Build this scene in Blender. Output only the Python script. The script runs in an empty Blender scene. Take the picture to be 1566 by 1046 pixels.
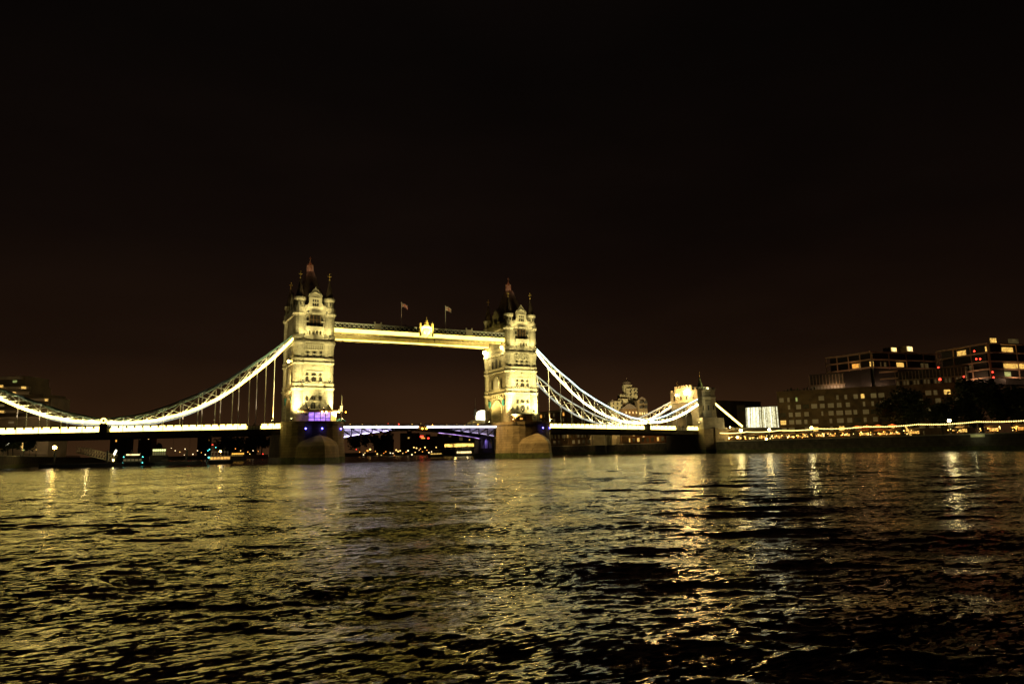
import bpy, math, random
import numpy as np
from mathutils import Vector, Matrix
random.seed(7)
R = math.radians
S = bpy.context.scene
COL = S.collection

# ------------------------------------------------------------------ camera
CAM = Vector((-92.9, -260.36, 2.30)); YAW, PITCH, ROLL, FPX = 0.4792, 0.1524, 0.0199, 1084.3
fw = Vector((math.sin(YAW)*math.cos(PITCH), math.cos(YAW)*math.cos(PITCH), math.sin(PITCH)))
rt = Vector((math.cos(YAW), -math.sin(YAW), 0)); up = rt.cross(fw)
r2 = rt*math.cos(ROLL) - up*math.sin(ROLL); u2 = up*math.cos(ROLL) + rt*math.sin(ROLL)
cd = bpy.data.cameras.new('camera'); cam = bpy.data.objects.new('camera', cd); COL.objects.link(cam)
m = Matrix((r2, u2, -fw)).transposed().to_4x4(); m.translation = CAM; cam.matrix_world = m
cd.sensor_width = 36; cd.lens = 36*FPX/1566; cd.clip_start = 0.3; cd.clip_end = 9000
S.camera = cam
def at(px, py, t):                       # photograph pixel + forward distance -> world point
    return CAM + (fw + r2*((px-783)/FPX) - u2*((py-523)/FPX))*t
# ------------------------------------------------------------------ night sky
W = bpy.data.worlds.new('World'); S.world = W; W.use_nodes = True
nt = W.node_tree; bg = nt.nodes['Background']
tc = nt.nodes.new('ShaderNodeTexCoord'); sx = nt.nodes.new('ShaderNodeSeparateXYZ')
rp = nt.nodes.new('ShaderNodeValToRGB'); nt.links.new(tc.outputs['Generated'], sx.inputs[0])
nt.links.new(sx.outputs['Z'], rp.inputs[0])
cr = rp.color_ramp
for k, (p, c) in enumerate([(0.0, (.052, .023, .0085)), (.05, (.036, .0155, .006)), (.13, (.0145, .0066, .0034)),
                            (.28, (.0062, .0033, .0022)), (.5, (.0036, .0023, .0018)), (1, (.002, .0014, .0014))]):
    e = cr.elements[k] if k < 2 else cr.elements.new(p)
    e.position = p; e.color = (*c, 1)
dp = nt.nodes.new('ShaderNodeVectorMath'); dp.operation = 'DOT_PRODUCT'
nt.links.new(tc.outputs['Generated'], dp.inputs[0]); dp.inputs[1].default_value = (.34, .94, 0)
mr = nt.nodes.new('ShaderNodeMapRange'); mr.inputs[1].default_value = .55; mr.inputs[2].default_value = 1
mr.inputs[3].default_value = .5; mr.inputs[4].default_value = 1.0
nt.links.new(dp.outputs['Value'], mr.inputs[0])
wn = nt.nodes.new('ShaderNodeTexNoise'); wn.inputs['Scale'].default_value = 2.2; wn.inputs['Detail'].default_value = 4     # uneven thin cloud in the city glow
wm = nt.nodes.new('ShaderNodeMapping'); wm.inputs['Scale'].default_value = (1, 1, 3); nt.links.new(tc.outputs['Generated'], wm.inputs[0]); nt.links.new(wm.outputs[0], wn.inputs['Vector'])
wr = nt.nodes.new('ShaderNodeMapRange'); wr.inputs[1].default_value = .3; wr.inputs[2].default_value = .7; wr.inputs[3].default_value = .66; wr.inputs[4].default_value = 1.08
nt.links.new(wn.outputs[0], wr.inputs[0])
wx = nt.nodes.new('ShaderNodeMath'); wx.operation = 'MULTIPLY'; nt.links.new(mr.outputs[0], wx.inputs[0]); nt.links.new(wr.outputs[0], wx.inputs[1])
nt.links.new(rp.outputs[0], bg.inputs['Color']); nt.links.new(wx.outputs[0], bg.inputs['Strength'])
# ------------------------------------------------------------------ exposure / renderer
S.view_settings.view_transform = 'Standard'; S.view_settings.look = 'None'
S.view_settings.exposure = 0; S.view_settings.gamma = 1
cy = S.cycles
cy.use_denoising = True; cy.max_bounces = 5; cy.diffuse_bounces = 2; cy.glossy_bounces = 3
cy.transmission_bounces = 2; cy.caustics_reflective = False; cy.caustics_refractive = False
cy.sample_clamp_indirect = 45; cy.use_adaptive_sampling = True; cy.adaptive_threshold = .015
WZ = -0.45                               # water level; z = 0 is a little above the mean surface

# ------------------------------------------------------------------ materials
def nodes(name):
    m = bpy.data.materials.new(name); m.use_nodes = True
    return m, m.node_tree, m.node_tree.nodes['Principled BSDF']
def mat(name, col, rough=.7, var=.25, scale=.6, metal=0, bump=0, courses=0):
    m, t, b = nodes(name)
    b.inputs['Roughness'].default_value = rough; b.inputs['Metallic'].default_value = metal
    tc = t.nodes.new('ShaderNodeTexCoord'); n = t.nodes.new('ShaderNodeTexNoise')
    n.inputs['Scale'].default_value = scale; n.inputs['Detail'].default_value = 6
    t.links.new(tc.outputs['Object'], n.inputs['Vector'])
    r = t.nodes.new('ShaderNodeValToRGB')
    r.color_ramp.elements[0].position = .3; r.color_ramp.elements[1].position = .7
    r.color_ramp.elements[0].color = (*[c*(1-var) for c in col], 1)
    r.color_ramp.elements[1].color = (*[min(1, c*(1+var)) for c in col], 1)
    t.links.new(n.outputs[0], r.inputs[0]); out = r.outputs[0]
    if courses:                          # masonry: joint lines every course, staggered block tone
        s = t.nodes.new('ShaderNodeSeparateXYZ'); t.links.new(tc.outputs['Object'], s.inputs[0])
        ad = t.nodes.new('ShaderNodeMath'); ad.operation = 'ADD'
        t.links.new(s.outputs['X'], ad.inputs[0]); t.links.new(s.outputs['Y'], ad.inputs[1])
        cb = t.nodes.new('ShaderNodeCombineXYZ'); t.links.new(ad.outputs[0], cb.inputs[0]); t.links.new(s.outputs['Z'], cb.inputs[1])
        k = t.nodes.new('ShaderNodeTexBrick'); k.inputs['Scale'].default_value = 1
        k.inputs['Brick Width'].default_value = courses*2.4; k.inputs['Row Height'].default_value = courses
        k.inputs['Mortar Size'].default_value = courses*.07
        k.inputs['Color1'].default_value = (1, 1, 1, 1); k.inputs['Color2'].default_value = (.78, .78, .78, 1)
        k.inputs['Mortar'].default_value = (.5, .5, .5, 1)
        t.links.new(cb.outputs[0], k.inputs['Vector'])
        x = t.nodes.new('ShaderNodeMix'); x.data_type = 'RGBA'; x.blend_type = 'MULTIPLY'; x.inputs[0].default_value = .8
        t.links.new(out, x.inputs[6]); t.links.new(k.outputs[0], x.inputs[7]); out = x.outputs[2]
    t.links.new(out, b.inputs['Base Color'])
    if bump:
        bn = t.nodes.new('ShaderNodeBump'); bn.inputs['Strength'].default_value = bump; bn.inputs['Distance'].default_value = .1
        t.links.new(n.outputs[0], bn.inputs['Height']); t.links.new(bn.outputs[0], b.inputs['Normal'])
    return m
def glow(name, col, strength, var=0, scale=1.0):
    m, t, b = nodes(name)
    b.inputs['Base Color'].default_value = (.5, .5, .5, 1); b.inputs['Roughness'].default_value = .5
    b.inputs['Emission Color'].default_value = (*col, 1); b.inputs['Emission Strength'].default_value = strength
    if var:
        tc = t.nodes.new('ShaderNodeTexCoord'); n = t.nodes.new('ShaderNodeTexNoise')
        n.inputs['Scale'].default_value = scale; n.inputs['Detail'].default_value = 3
        t.links.new(tc.outputs['Object'], n.inputs['Vector'])
        mr = t.nodes.new('ShaderNodeMapRange'); mr.inputs[1].default_value = .35; mr.inputs[2].default_value = .65
        mr.inputs[3].default_value = strength*(1-var); mr.inputs[4].default_value = strength*(1+var)
        t.links.new(n.outputs[0], mr.inputs[0]); t.links.new(mr.outputs[0], b.inputs['Emission Strength'])
    return m
MS = mat('tower_stone', (.40, .38, .31), .85, .22, .5, bump=.3, courses=.62)
MST = mat('trim_stone', (.46, .44, .36), .8, .15, .8, bump=.2)
MPIER = mat('pier_granite', (.31, .25, .15), .85, .3, .35, bump=.4, courses=.9)
MWET = mat('tide_weed', (.06, .085, .02), .6, .5, .8, bump=.5)
MSLATE = mat('roof_slate', (.15, .11, .09), .6, .3, 1.5)
MDARK = mat('dark_glass', (.025, .022, .02), .5, .3, 2)
MGOLD = mat('gilding', (.8, .6, .2), .45, .15, 2)
MRED = glow('lantern_red_lit_look', (.55, .13, .03), .10, .5, 1.5)  # reddish light on roof lantern and finial, put in as weak emission
MBLUE = mat('bridge_blue_paint', (.22, .38, .42), .45, .12, 1)
MWHITE = mat('bridge_white_paint', (.72, .74, .72), .45, .08, 1)
MIRON = mat('dark_ironwork', (.05, .05, .045), .5, .3, 1)
MGIRD = mat('walkway_cream_paint', (.62, .54, .34), .5, .12, 1)
MDECK = mat('deck_soffit', (.10, .085, .06), .7, .3, .6)
MASPH = mat('asphalt', (.05, .05, .05), .9, .3, 1)
MTEAL = mat('teal_shield', (.06, .30, .38), .4, .2, 1)
MBARK = mat('bark', (.06, .045, .03), .9, .3, 3)
MLEAF = mat('foliage', (.035, .05, .015), .7, .5, .5)
MBANK = mat('river_wall', (.11, .10, .075), .85, .4, .5, bump=.4, courses=.8)
MGRND = mat('paving', (.16, .14, .11), .9, .3, .4)
MCONC = mat('dark_concrete', (.20, .145, .085), .85, .3, .3)
MBRICK = mat('brown_brick', (.20, .12, .06), .9, .3, .5, courses=.4)
MCREAM = mat('cream_render', (.50, .44, .30), .85, .2, .3)
MTEALGLASS = mat('dim_window', (.10, .10, .07), .3, .4, .6)
MBOAT = mat('boat_paint', (.45, .42, .38), .45, .1, 1)
MHULL = mat('boat_hull', (.03, .03, .035), .4, .2, 1)
MPOST = mat('painted_post', (.12, .11, .09), .5, .2, 2)
MCLOTH = mat('canvas', (.35, .22, .10), .8, .2, 2)
G_STRIP = glow('strip_led_white', (1, .73, .135), 8, .18, .25)
G_STRIPW = glow('strip_led_neutral', (1, .90, .42), 7, .18, .25)
G_DECK = glow('deck_led_white', (1, .73, .165), 6.5, .15, .5)
G_WALK = glow('walkway_led_warm', (1, .73, .12), 4.8, .12, .3)
G_TOP = glow('added_chord_uplight', (1, .78, .30), 42)
G_PALE = glow('strip_led_dim', (.86, .95, .85), .40, .3, .3)
G_CYAN = glow('strip_led_cool', (.70, .95, .92), 2.2, .25, .2)
G_BASC = glow('bascule_led', (.97, .92, .95), 4.0, .15, .4)
G_LAMP = glow('lamp_warm', (1, .62, .14), 60)
G_LAMPW = glow('lamp_white', (1, .76, .28), 60)
G_BOATWIN = glow('boat_window', (1, .8, .35), 1.6, .5, .8)
G_FEST = glow('festoon_bulb', (1, .70, .20), 4.5)
G_STALL = glow('stall_bulb', (1, .42, .06), 6)
G_ORANGE = glow('orange_lamp', (1, .38, .03), 14)
G_RED = glow('red_lamp', (1, .04, .02), 6)
G_BLUE = glow('blue_lamp', (.12, .10, 1), 12)
G_CYANL = glow('cyan_lamp', (.1, .9, .75), 4)
G_PURPLE = glow('purple_screen', (.42, .20, 1), 1.1, .7, .8)
G_WINY = glow('window_yellow', (1, .58, .12), .85, .95, 2.4)
G_WING = glow('window_greenish', (.75, .95, .25), .3, .6, .9)
G_WIND = glow('window_dim', (.45, .31, .10), .10, .6, .5)
G_WINO = glow('window_orange', (1, .42, .06), .9, .6, .8)
G_HALL = glow('white_light_curtain', (1, .92, .5), .85, .7, 1.6)
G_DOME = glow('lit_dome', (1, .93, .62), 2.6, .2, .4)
G_BOOTH = glow('booth_interior', (1, .48, .08), 1.1, .98, 2.6)

# ------------------------------------------------------------------ mesh builder
def worigin(o):
    v = Vector((0, 0, 0))
    while o: v = v + o.location; o = o.parent
    return v
class MB:
    def __init__(s): s.v = []; s.f = []; s.mi = []
    def add(s, vs, fs, mi=0):
        b = len(s.v); s.v += [tuple(p) for p in vs]; s.f += [tuple(b+i for i in f) for f in fs]; s.mi += [mi]*len(fs); return s
    def box(s, x0, x1, y0, y1, z0, z1, mi=0):
        return s.add([(x0,y0,z0),(x1,y0,z0),(x1,y1,z0),(x0,y1,z0),(x0,y0,z1),(x1,y0,z1),(x1,y1,z1),(x0,y1,z1)],
                     [(0,3,2,1),(4,5,6,7),(0,1,5,4),(1,2,6,5),(2,3,7,6),(3,0,4,7)], mi)
    def hexa(s, lo, hi, mi=0):           # two 4-rings
        return s.add(list(lo)+list(hi), [(0,3,2,1),(4,5,6,7),(0,1,5,4),(1,2,6,5),(2,3,7,6),(3,0,4,7)], mi)
    def bar(s, p, q, w, h=None, mi=0):
        p, q = Vector(p), Vector(q); d = (q-p)
        if d.length < 1e-6: return s
        d.normalize(); h = h or w
        a = d.cross(Vector((0, 0, 1)))
        if a.length < 1e-3: a = Vector((1, 0, 0))
        a.normalize(); b = a.cross(d); a = a*w/2; b = b*h/2
        r = lambda c: [c-a-b, c+a-b, c+a+b, c-a+b]
        return s.hexa(r(p), r(q), mi)
    def tube(s, p, q, r0, r1=None, n=8, mi=0):
        r1 = r0 if r1 is None else r1
        p, q = Vector(p), Vector(q); d = (q-p).normalized()
        a = d.cross(Vector((0, 0, 1)))
        if a.length < 1e-3: a = Vector((1, 0, 0))
        a.normalize(); b = d.cross(a)
        c = [a*math.cos(2*math.pi*k/n)+b*math.sin(2*math.pi*k/n) for k in range(n)]
        vs = [p+k*r0 for k in c]+[q+k*r1 for k in c]
        return s.add(vs, [(k, (k+1) % n, n+(k+1) % n, n+k) for k in range(n)]+[tuple(range(n-1, -1, -1)), tuple(range(n, 2*n))], mi)
    def lathe(s, cx, cyy, prof, n=12, mi=0, ph=.5):
        vs = []
        for r, z in prof:
            for k in range(n):
                a = 2*math.pi*(k+ph)/n; vs.append((cx+r*math.cos(a), cyy+r*math.sin(a), z))
        fs = [(i*n+k, i*n+(k+1) % n, (i+1)*n+(k+1) % n, (i+1)*n+k) for i in range(len(prof)-1) for k in range(n)]
        fs += [tuple(range(n-1, -1, -1)), tuple(range((len(prof)-1)*n, len(prof)*n))]
        return s.add(vs, fs, mi)
    def prism(s, poly, a, b, axis='y', mi=0):
        n = len(poly)
        def P(u, v, w): return (u, w, v) if axis == 'y' else ((w, u, v) if axis == 'x' else (u, v, w))
        vs = [P(u, v, a) for u, v in poly]+[P(u, v, b) for u, v in poly]
        return s.add(vs, [(k, (k+1) % n, n+(k+1) % n, n+k) for k in range(n)]+[tuple(range(n-1, -1, -1)), tuple(range(n, 2*n))], mi)
    def loft(s, rings, mi=0):
        n = len(rings[0]); vs = [p for r in rings for p in r]
        fs = [(i*n+k, i*n+(k+1) % n, (i+1)*n+(k+1) % n, (i+1)*n+k) for i in range(len(rings)-1) for k in range(n)]
        return s.add(vs, fs+[tuple(range(n-1, -1, -1)), tuple(range((len(rings)-1)*n, len(rings)*n))], mi)
    def ball(s, c, r, n=10, mi=0, sq=1.0):
        pr = [(max(.001, r*math.sin(math.pi*k/6)), c[2]-sq*r*math.cos(math.pi*k/6)) for k in range(7)]
        return s.lathe(c[0], c[1], pr, n, mi)
    def build(s, name, mats, parent=None, origin=None, smooth=False, fix=True):
        me = bpy.data.meshes.new(name)
        if parent is not None: o0 = worigin(parent)
        elif origin is not None: o0 = Vector(origin)
        else:
            A = np.array(s.v); o0 = Vector(((A[:,0].min()+A[:,0].max())/2, (A[:,1].min()+A[:,1].max())/2, A[:,2].min()))
        me.from_pydata([(x-o0.x, y-o0.y, z-o0.z) for x, y, z in s.v], [], s.f)
        ms = mats if isinstance(mats, (list, tuple)) else [mats]
        for q in ms: me.materials.append(q)
        if len(ms) > 1: me.polygons.foreach_set('material_index', s.mi)
        if smooth: me.polygons.foreach_set('use_smooth', [True]*len(me.polygons))
        if fix:
            import bmesh
            bm = bmesh.new(); bm.from_mesh(me); bmesh.ops.recalc_face_normals(bm, faces=bm.faces); bm.to_mesh(me); bm.free()
        o = bpy.data.objects.new(name, me); COL.objects.link(o)
        if parent is not None: o.parent = parent
        else: o.location = o0
        return o
def tag(o, label=None, cat=None, group=None, kind=None):
    if label: o['label'] = label
    if cat: o['category'] = cat
    if group: o['group'] = group
    if kind: o['kind'] = kind
    return o
def thing(name, label, cat, loc=(0, 0, 0), group=None):
    o = bpy.data.objects.new(name, None); COL.objects.link(o); o.location = loc
    return tag(o, label, cat, group)
def copy_tree(o, parent=None):
    c = o.copy(); COL.objects.link(c)
    if parent: c.parent = parent
    for ch in list(o.children):
        copy_tree(ch, c)
    return c
def spot(parent, loc, target, power, col, angle=60, blend=.6, size=.4):
    l = bpy.data.lights.new('floodlight_beam', 'SPOT'); l.energy = power; l.color = col; l.spot_size = R(angle); l.spot_blend = blend
    l.shadow_soft_size = size
    o = bpy.data.objects.new('floodlight_beam', l); COL.objects.link(o); o.parent = parent
    o.location = Vector(loc)-worigin(parent)
    o.rotation_euler = (Vector(target)-Vector(loc)).to_track_quat('-Z', 'Y').to_euler()
    return o
def point(parent, loc, power, col, size=.3):
    l = bpy.data.lights.new('lamp_light', 'POINT'); l.energy = power; l.color = col; l.shadow_soft_size = size
    o = bpy.data.objects.new('lamp_light', l); COL.objects.link(o); o.parent = parent; o.location = Vector(loc)-worigin(parent)
    return o
def interp(t, pts):
    for (a, va), (b, vb) in zip(pts, pts[1:]):
        if t <= b: return va+(vb-va)*(t-a)/(b-a)
    return pts[-1][1]
FLOOD = (1, .80, .29)

# ------------------------------------------------------------------ water
def build_water():
    az = list(np.radians(np.arange(-30, 86, .115)))
    az += list(np.radians(np.arange(86, 330, 4.0)))
    az = np.array(az)
    rs = [1.2]
    while rs[-1] < 380: rs.append(rs[-1]*1.0068)
    while rs[-1] < 6000: rs.append(rs[-1]*1.06)
    rs = np.array(rs); na, nr = len(az), len(rs)
    A, Q = np.meshgrid(az, rs)
    X = CAM.x+Q*np.sin(A); Yy = CAM.y+Q*np.cos(A); Z = np.zeros_like(X)
    rng = np.random.default_rng(3); N = 260
    spacing = np.maximum(Q*.0068, Q*.002)
    gust = np.zeros_like(X)
    for k in range(12):
        th = rng.uniform(0, 6.28); lam = math.exp(rng.uniform(math.log(4), math.log(45)))
        gust += np.sin((X*math.cos(th)+Yy*math.sin(th))*2*math.pi/lam+rng.uniform(0, 6.28))
    gust = np.clip(.9+.22*gust, .3, 1.7)
    for lam in np.exp(rng.uniform(math.log(.09), math.log(11), N)):
        th = rng.normal(math.radians(62), .5 if lam > .8 else .62)          # direction of travel
        wt = 1.3 if lam < .5 else (.78 if lam < 1.2 else (.42 if lam < 4 else .36))
        k = 2*math.pi/lam; a = WAVE*wt*math.sqrt(2/N)/k
        fade = np.clip((lam/spacing-2.2)/2.0, 0, 1)
        ph = (X*math.cos(th)+Yy*math.sin(th))*k+rng.uniform(0, 6.28)
        Z += a*fade*(gust if lam < 4 else 1)*(np.sin(ph)+.25*np.cos(2*ph))
    V = np.stack([X, Yy, Z+WZ], -1).reshape(-1, 3)
    i = np.arange(nr-1)[:, None]*na; j = np.arange(na)[None, :]; j2 = (j+1) % na
    F = np.stack([i+j, i+na+j, i+na+j2, i+j2], -1).reshape(-1, 4)
    me = bpy.data.meshes.new('water')
    me.vertices.add(len(V)); me.vertices.foreach_set('co', V.ravel())
    me.loops.add(F.size); me.loops.foreach_set('vertex_index', F.ravel().astype(np.int32))
    me.polygons.add(len(F)); me.polygons.foreach_set('loop_start', np.arange(0, F.size, 4, dtype=np.int32))
    me.polygons.foreach_set('use_smooth', [True]*len(F))
    me.update(); me.validate()
    m, t, b = nodes('river_water')
    b.inputs['Base Color'].default_value = (.006, .006, .002, 1); b.inputs['Roughness'].default_value = .135
    b.inputs['IOR'].default_value = 1.333
    # ripple normals straight from noise vectors, so that ripples too small for the mesh still tilt the surface far away
    N_ = lambda k: t.nodes.new(k)
    tc = N_('ShaderNodeTexCoord'); mp = N_('ShaderNodeMapping')
    mp.inputs['Rotation'].default_value = (0, 0, R(28)); mp.inputs['Scale'].default_value = (.40, 1, 1)
    t.links.new(tc.outputs['Object'], mp.inputs[0])
    acc = None
    for sc, st, det in ((.28, .20, 1), (1.8, .5, 2), (6.5, 1.1, 2), (16, .9, 1)):
        n = N_('ShaderNodeTexNoise'); n.inputs['Scale'].default_value = sc; n.inputs['Detail'].default_value = det
        t.links.new(mp.outputs[0], n.inputs['Vector'])
        sb = N_('ShaderNodeVectorMath'); sb.operation = 'SUBTRACT'; sb.inputs[1].default_value = (.5, .5, .5); t.links.new(n.outputs['Color'], sb.inputs[0])
        ml = N_('ShaderNodeVectorMath'); ml.operation = 'MULTIPLY'; ml.inputs[1].default_value = (st*BUMP, st*BUMP, 0); t.links.new(sb.outputs[0], ml.inputs[0])
        if acc is None: acc = ml.outputs[0]
        else: ad = N_('ShaderNodeVectorMath'); ad.operation = 'ADD'; t.links.new(acc, ad.inputs[0]); t.links.new(ml.outputs[0], ad.inputs[1]); acc = ad.outputs[0]
    pn = N_('ShaderNodeTexNoise'); pn.inputs['Scale'].default_value = .07; pn.inputs['Detail'].default_value = 4; t.links.new(mp.outputs[0], pn.inputs['Vector'])
    pr_ = N_('ShaderNodeMapRange'); pr_.inputs[1].default_value = .35; pr_.inputs[2].default_value = .65; pr_.inputs[3].default_value = .35; pr_.inputs[4].default_value = 1.5; t.links.new(pn.outputs[0], pr_.inputs[0])
    sl = N_('ShaderNodeVectorMath'); sl.operation = 'SCALE'; t.links.new(acc, sl.inputs[0]); t.links.new(pr_.outputs[0], sl.inputs['Scale'])
    ge = N_('ShaderNodeNewGeometry'); fi = N_('ShaderNodeVectorMath'); fi.operation = 'ADD'; t.links.new(ge.outputs['Normal'], fi.inputs[0]); t.links.new(sl.outputs[0], fi.inputs[1])
    no = N_('ShaderNodeVectorMath'); no.operation = 'NORMALIZE'; t.links.new(fi.outputs[0], no.inputs[0]); t.links.new(no.outputs[0], b.inputs['Normal'])
    me.materials.append(m)
    o = bpy.data.objects.new('water', me); COL.objects.link(o); tag(o, kind='structure')
WAVE, BUMP = .15, .9
build_water()

# ------------------------------------------------------------------ banks
QZ = 4.5
def slab(name, poly, z0, z1, m):
    b = MB(); b.prism(poly, z0, z1, 'z'); return tag(b.build(name, m, origin=(0, 0, 0)), kind='structure')
slab('ground_south', [(138, -900), (1500, -900), (1500, 1800), (560, 1800), (330, 640), (138, 330)], -4, QZ, MGRND)
slab('ground_north', [(-138, -900), (-138, 420), (-70, 620), (329, 641), (559, 1800), (-1500, 1800), (-1500, -900)], -4, 4.0, MGRND)
def quay(name, label, a, b, z, m=MBANK):
    a, b = Vector((*a, 0)), Vector((*b, 0)); d = (b-a).normalized(); n = Vector((d.y, -d.x, 0))
    t = thing(name, label, 'wall', (a+b)/2)
    mb = MB(); k = MB(); w = MB()
    q = lambda p, o: p+n*o
    def strip(mm, o0, o1, z0, z1):
        P = [q(a, o0), q(b, o0), q(b, o1), q(a, o1)]
        mm.hexa([(p.x, p.y, z0) for p in P], [(p.x, p.y, z1) for p in P])
    strip(mb, -.5, .5, 1.0, z); strip(w, -.49, .75, -3, 1.0); strip(k, -.6, .65, z, z+.35)
    mb.build('wall_face', m, t); w.build('tide_band', MWET, t); k.build('coping', MST, t)
    L = (b-a).length; r = MB()
    for i in range(int(L/2.5)+1):
        p = a+d*min(L, i*2.5); r.bar((p.x, p.y, z+.3), (p.x, p.y, z+1.4), .1)
    for zz in (.85, 1.4): r.bar((a.x, a.y, z+zz), (b.x, b.y, z+zz), .08)
    r.build('railing', MIRON, t)
    return t
quay('river_wall', 'long dark stone river wall below the string of promenade bulbs, right of the bridge', (137.4, -320), (137.4, -16), QZ)
quay('river_wall', 'dark river wall running back behind the bridge under the lit warehouse row', (137.4, 16), (137.4, 325), QZ)
quay('river_wall', 'dark river wall on the left bank under the deck with trees above it', (-137.4, 420), (-137.4, 16), 4.0)

# ------------------------------------------------------------------ towers
TZ0 = 13.0
def pointed(u, z0, w, h):
    a = w/2; return [(u-a, z0), (u+a, z0), (u+a, z0+h*.68), (u+a*.55, z0+h*.9), (u, z0+h), (u-a*.55, z0+h*.9), (u-a, z0+h*.68)]
def window(root, face, s, u, z0, w, h, lancets=1, pane=None):
    fr, pn = MB(), MB(); hx, hy = 6.2, 10.6
    wl = w/lancets
    ring = .16
    if face == 'y':
        c = s*hy; ax = 'y'
    else:
        c = s*hx; ax = 'x'
    cx, cyc = worigin(root).x, worigin(root).y
    off = cx if ax == 'y' else cyc
    base = c+(cyc if ax == 'y' else cx)
    fr.prism([(p[0]+off, p[1]) for p in pointed(u, z0-.15, w+2*ring, h+.35)], base-.1, base+s*.10, ax)
    fr.prism([(off+u-w/2-.3, z0-.35), (off+u+w/2+.3, z0-.35), (off+u+w/2+.3, z0-.12), (off+u-w/2-.3, z0-.12)], base-.1, base+s*.26, ax)
    f = fr.build('window', MST, root)
    for k in range(lancets):
        uu = u-w/2+wl*(k+.5)
        pn.prism([(p[0]+off, p[1]) for p in pointed(uu, z0, wl*.78, h)], base+s*.04, base+s*.125, ax)
    pn.build('pane', pane or MDARK, f)
    return f
def make_tower(x, label):
    t = thing('bridge_tower', label, 'tower', (x, 0, TZ0), 'twin towers of the bridge')
    core = MB()
    arch = [(-4.6, TZ0), (-4.6, 17.6)]+[(-4.6+4.6*(1-math.cos(a*.5)), 17.6+4.9*math.sin(a*.5)) for a in np.linspace(.35, math.pi, 7)]
    arch += [(-u, v) for u, v in arch[::-1][1:]]
    outer = [(10.6, TZ0), (10.6, 53.4), (-10.6, 53.4), (-10.6, TZ0)]
    core.prism(outer+arch, x-6.2, x+6.2, 'x')
    core.build('wall', MS, t)
    # arch mouldings on both road faces
    for s in (-1, 1):
        am = MB()
        for (u0, v0), (u1, v1) in zip(arch, arch[1:]):
            am.bar((x+s*6.3, u0*1.06, v0+.1), (x+s*6.3, u1*1.06, v1+.15), .5, .55)
        am.build('arch_moulding', MST, t)
    for z, p, h in ((24.9, .42, .5), (26.0, .22, .95), (33.8, .42, .45), (34.75, .3, .95), (41.0, .5, .6), (42.5, .4, 1.35), (51.3, .6, .7)):
        b = MB(); b.box(x-6.2-p, x+6.2+p, -10.6-p, 10.6+p, z, z+h)
        b.build('string_course', MST, t)
    pb = MB()                                            # parapet with merlons
    for (x0, x1, y0, y1) in ((-6.2, 6.2, -10.9, -10.5), (-6.2, 6.2, 10.5, 10.9), (-6.5, -6.1, -10.5, 10.5), (6.1, 6.5, -10.5, 10.5)):
        pb.box(x+x0, x+x1, y0, y1, 52.0, 53.9)
    for k in range(5):
        for s in (-1, 1): pb.box(x-3.6+k*1.6, x-2.8+k*1.6, s*10.7-.2, s*10.7+.2, 53.9, 54.4)
    pb.build('parapet', MS, t)
    prof = [(2.0, TZ0), (2.0, 24.3), (2.15, 24.7), (2.42, 24.95), (2.42, 25.35), (1.95, 25.5), (1.95, 25.9), (2.15, 26.0), (2.15, 26.9), (1.88, 27.1),
            (1.88, 33.3), (2.05, 33.7), (2.32, 33.85), (2.32, 34.2), (1.9, 34.35), (1.9, 34.7), (2.2, 34.8), (2.2, 35.6), (1.86, 35.9),
            (1.9, 38.0), (2.15, 40.2), (2.45, 41.0), (2.45, 41.6), (2.05, 41.7), (2.05, 42.4), (2.4, 42.6), (2.4, 43.7), (2.0, 44.0),
            (2.0, 50.4), (2.25, 51.0), (2.55, 51.3), (2.55, 51.9), (2.1, 52.1), (2.1, 53.7), (1.75, 53.9), (1.75, 56.0), (1.95, 56.2), (2.1, 56.6), (2.1, 57.2), (1.8, 57.3)]
    for sxx in (-1, 1):
        for syy in (-1, 1):
            cx, cyv = x+sxx*5.09, syy*9.42
            b = MB(); b.lathe(cx, cyv, prof, 12); tu = b.build('corner_turret', MS, t)
            b = MB(); b.lathe(cx, cyv, [(1.72, 57.3), (1.3, 58.6), (.85, 60.6), (.42, 62.6), (.14, 64.0)], 8); b.build('spire', MSLATE, tu)
            f = MB(); f.tube((cx, cyv, 64), (cx, cyv, 66.9), .13, .07, 6); f.ball((cx, cyv, 64.4), .3, 8); f.bar((cx-.6, cyv, 65.6), (cx+.6, cyv, 65.6), .28); f.bar((cx, cyv-.6, 65.6), (cx, cyv+.6, 65.6), .28); f.ball((cx, cyv, 66.6), .24, 6)
            f.build('finial', MGOLD, tu)
            for a in (-2.2, -1.57, -.9, .0, .9, 1.57, 2.2, 3.14):
                sl = MB(); sl.box(cx+1.74*math.cos(a)-.16, cx+1.74*math.cos(a)+.16, cyv+1.74*math.sin(a)-.16, cyv+1.74*math.sin(a)+.16, 54.3, 55.4); sl.build('turret_slit', MDARK, tu)
    # roof
    rf = MB(); q = lambda hx, hy, z: [(x-hx, -hy, z), (x+hx, -hy, z), (x+hx, hy, z), (x-hx, hy, z)]
    rf.loft([q(5.6, 9.6, 53.4), q(4.6, 7.8, 56.5), q(2.6, 4.2, 63), q(1.1, 1.5, 69.0)])
    roof = rf.build('roof', MSLATE, t)
    b = MB(); b.lathe(x, 0, [(1.25, 69), (1.25, 69.3), (.95, 69.5), (.95, 71.2), (1.15, 71.4), (.6, 72.0), (.2, 72.9), (.1, 73.2)], 8)
    for k in range(8): b.tube((x+1.15*math.cos(k*.785), 1.15*math.sin(k*.785), 69.3), (x+1.15*math.cos(k*.785), 1.15*math.sin(k*.785), 71.9), .09, .04, 5)
    b.build('lantern', MRED, roof)
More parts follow.
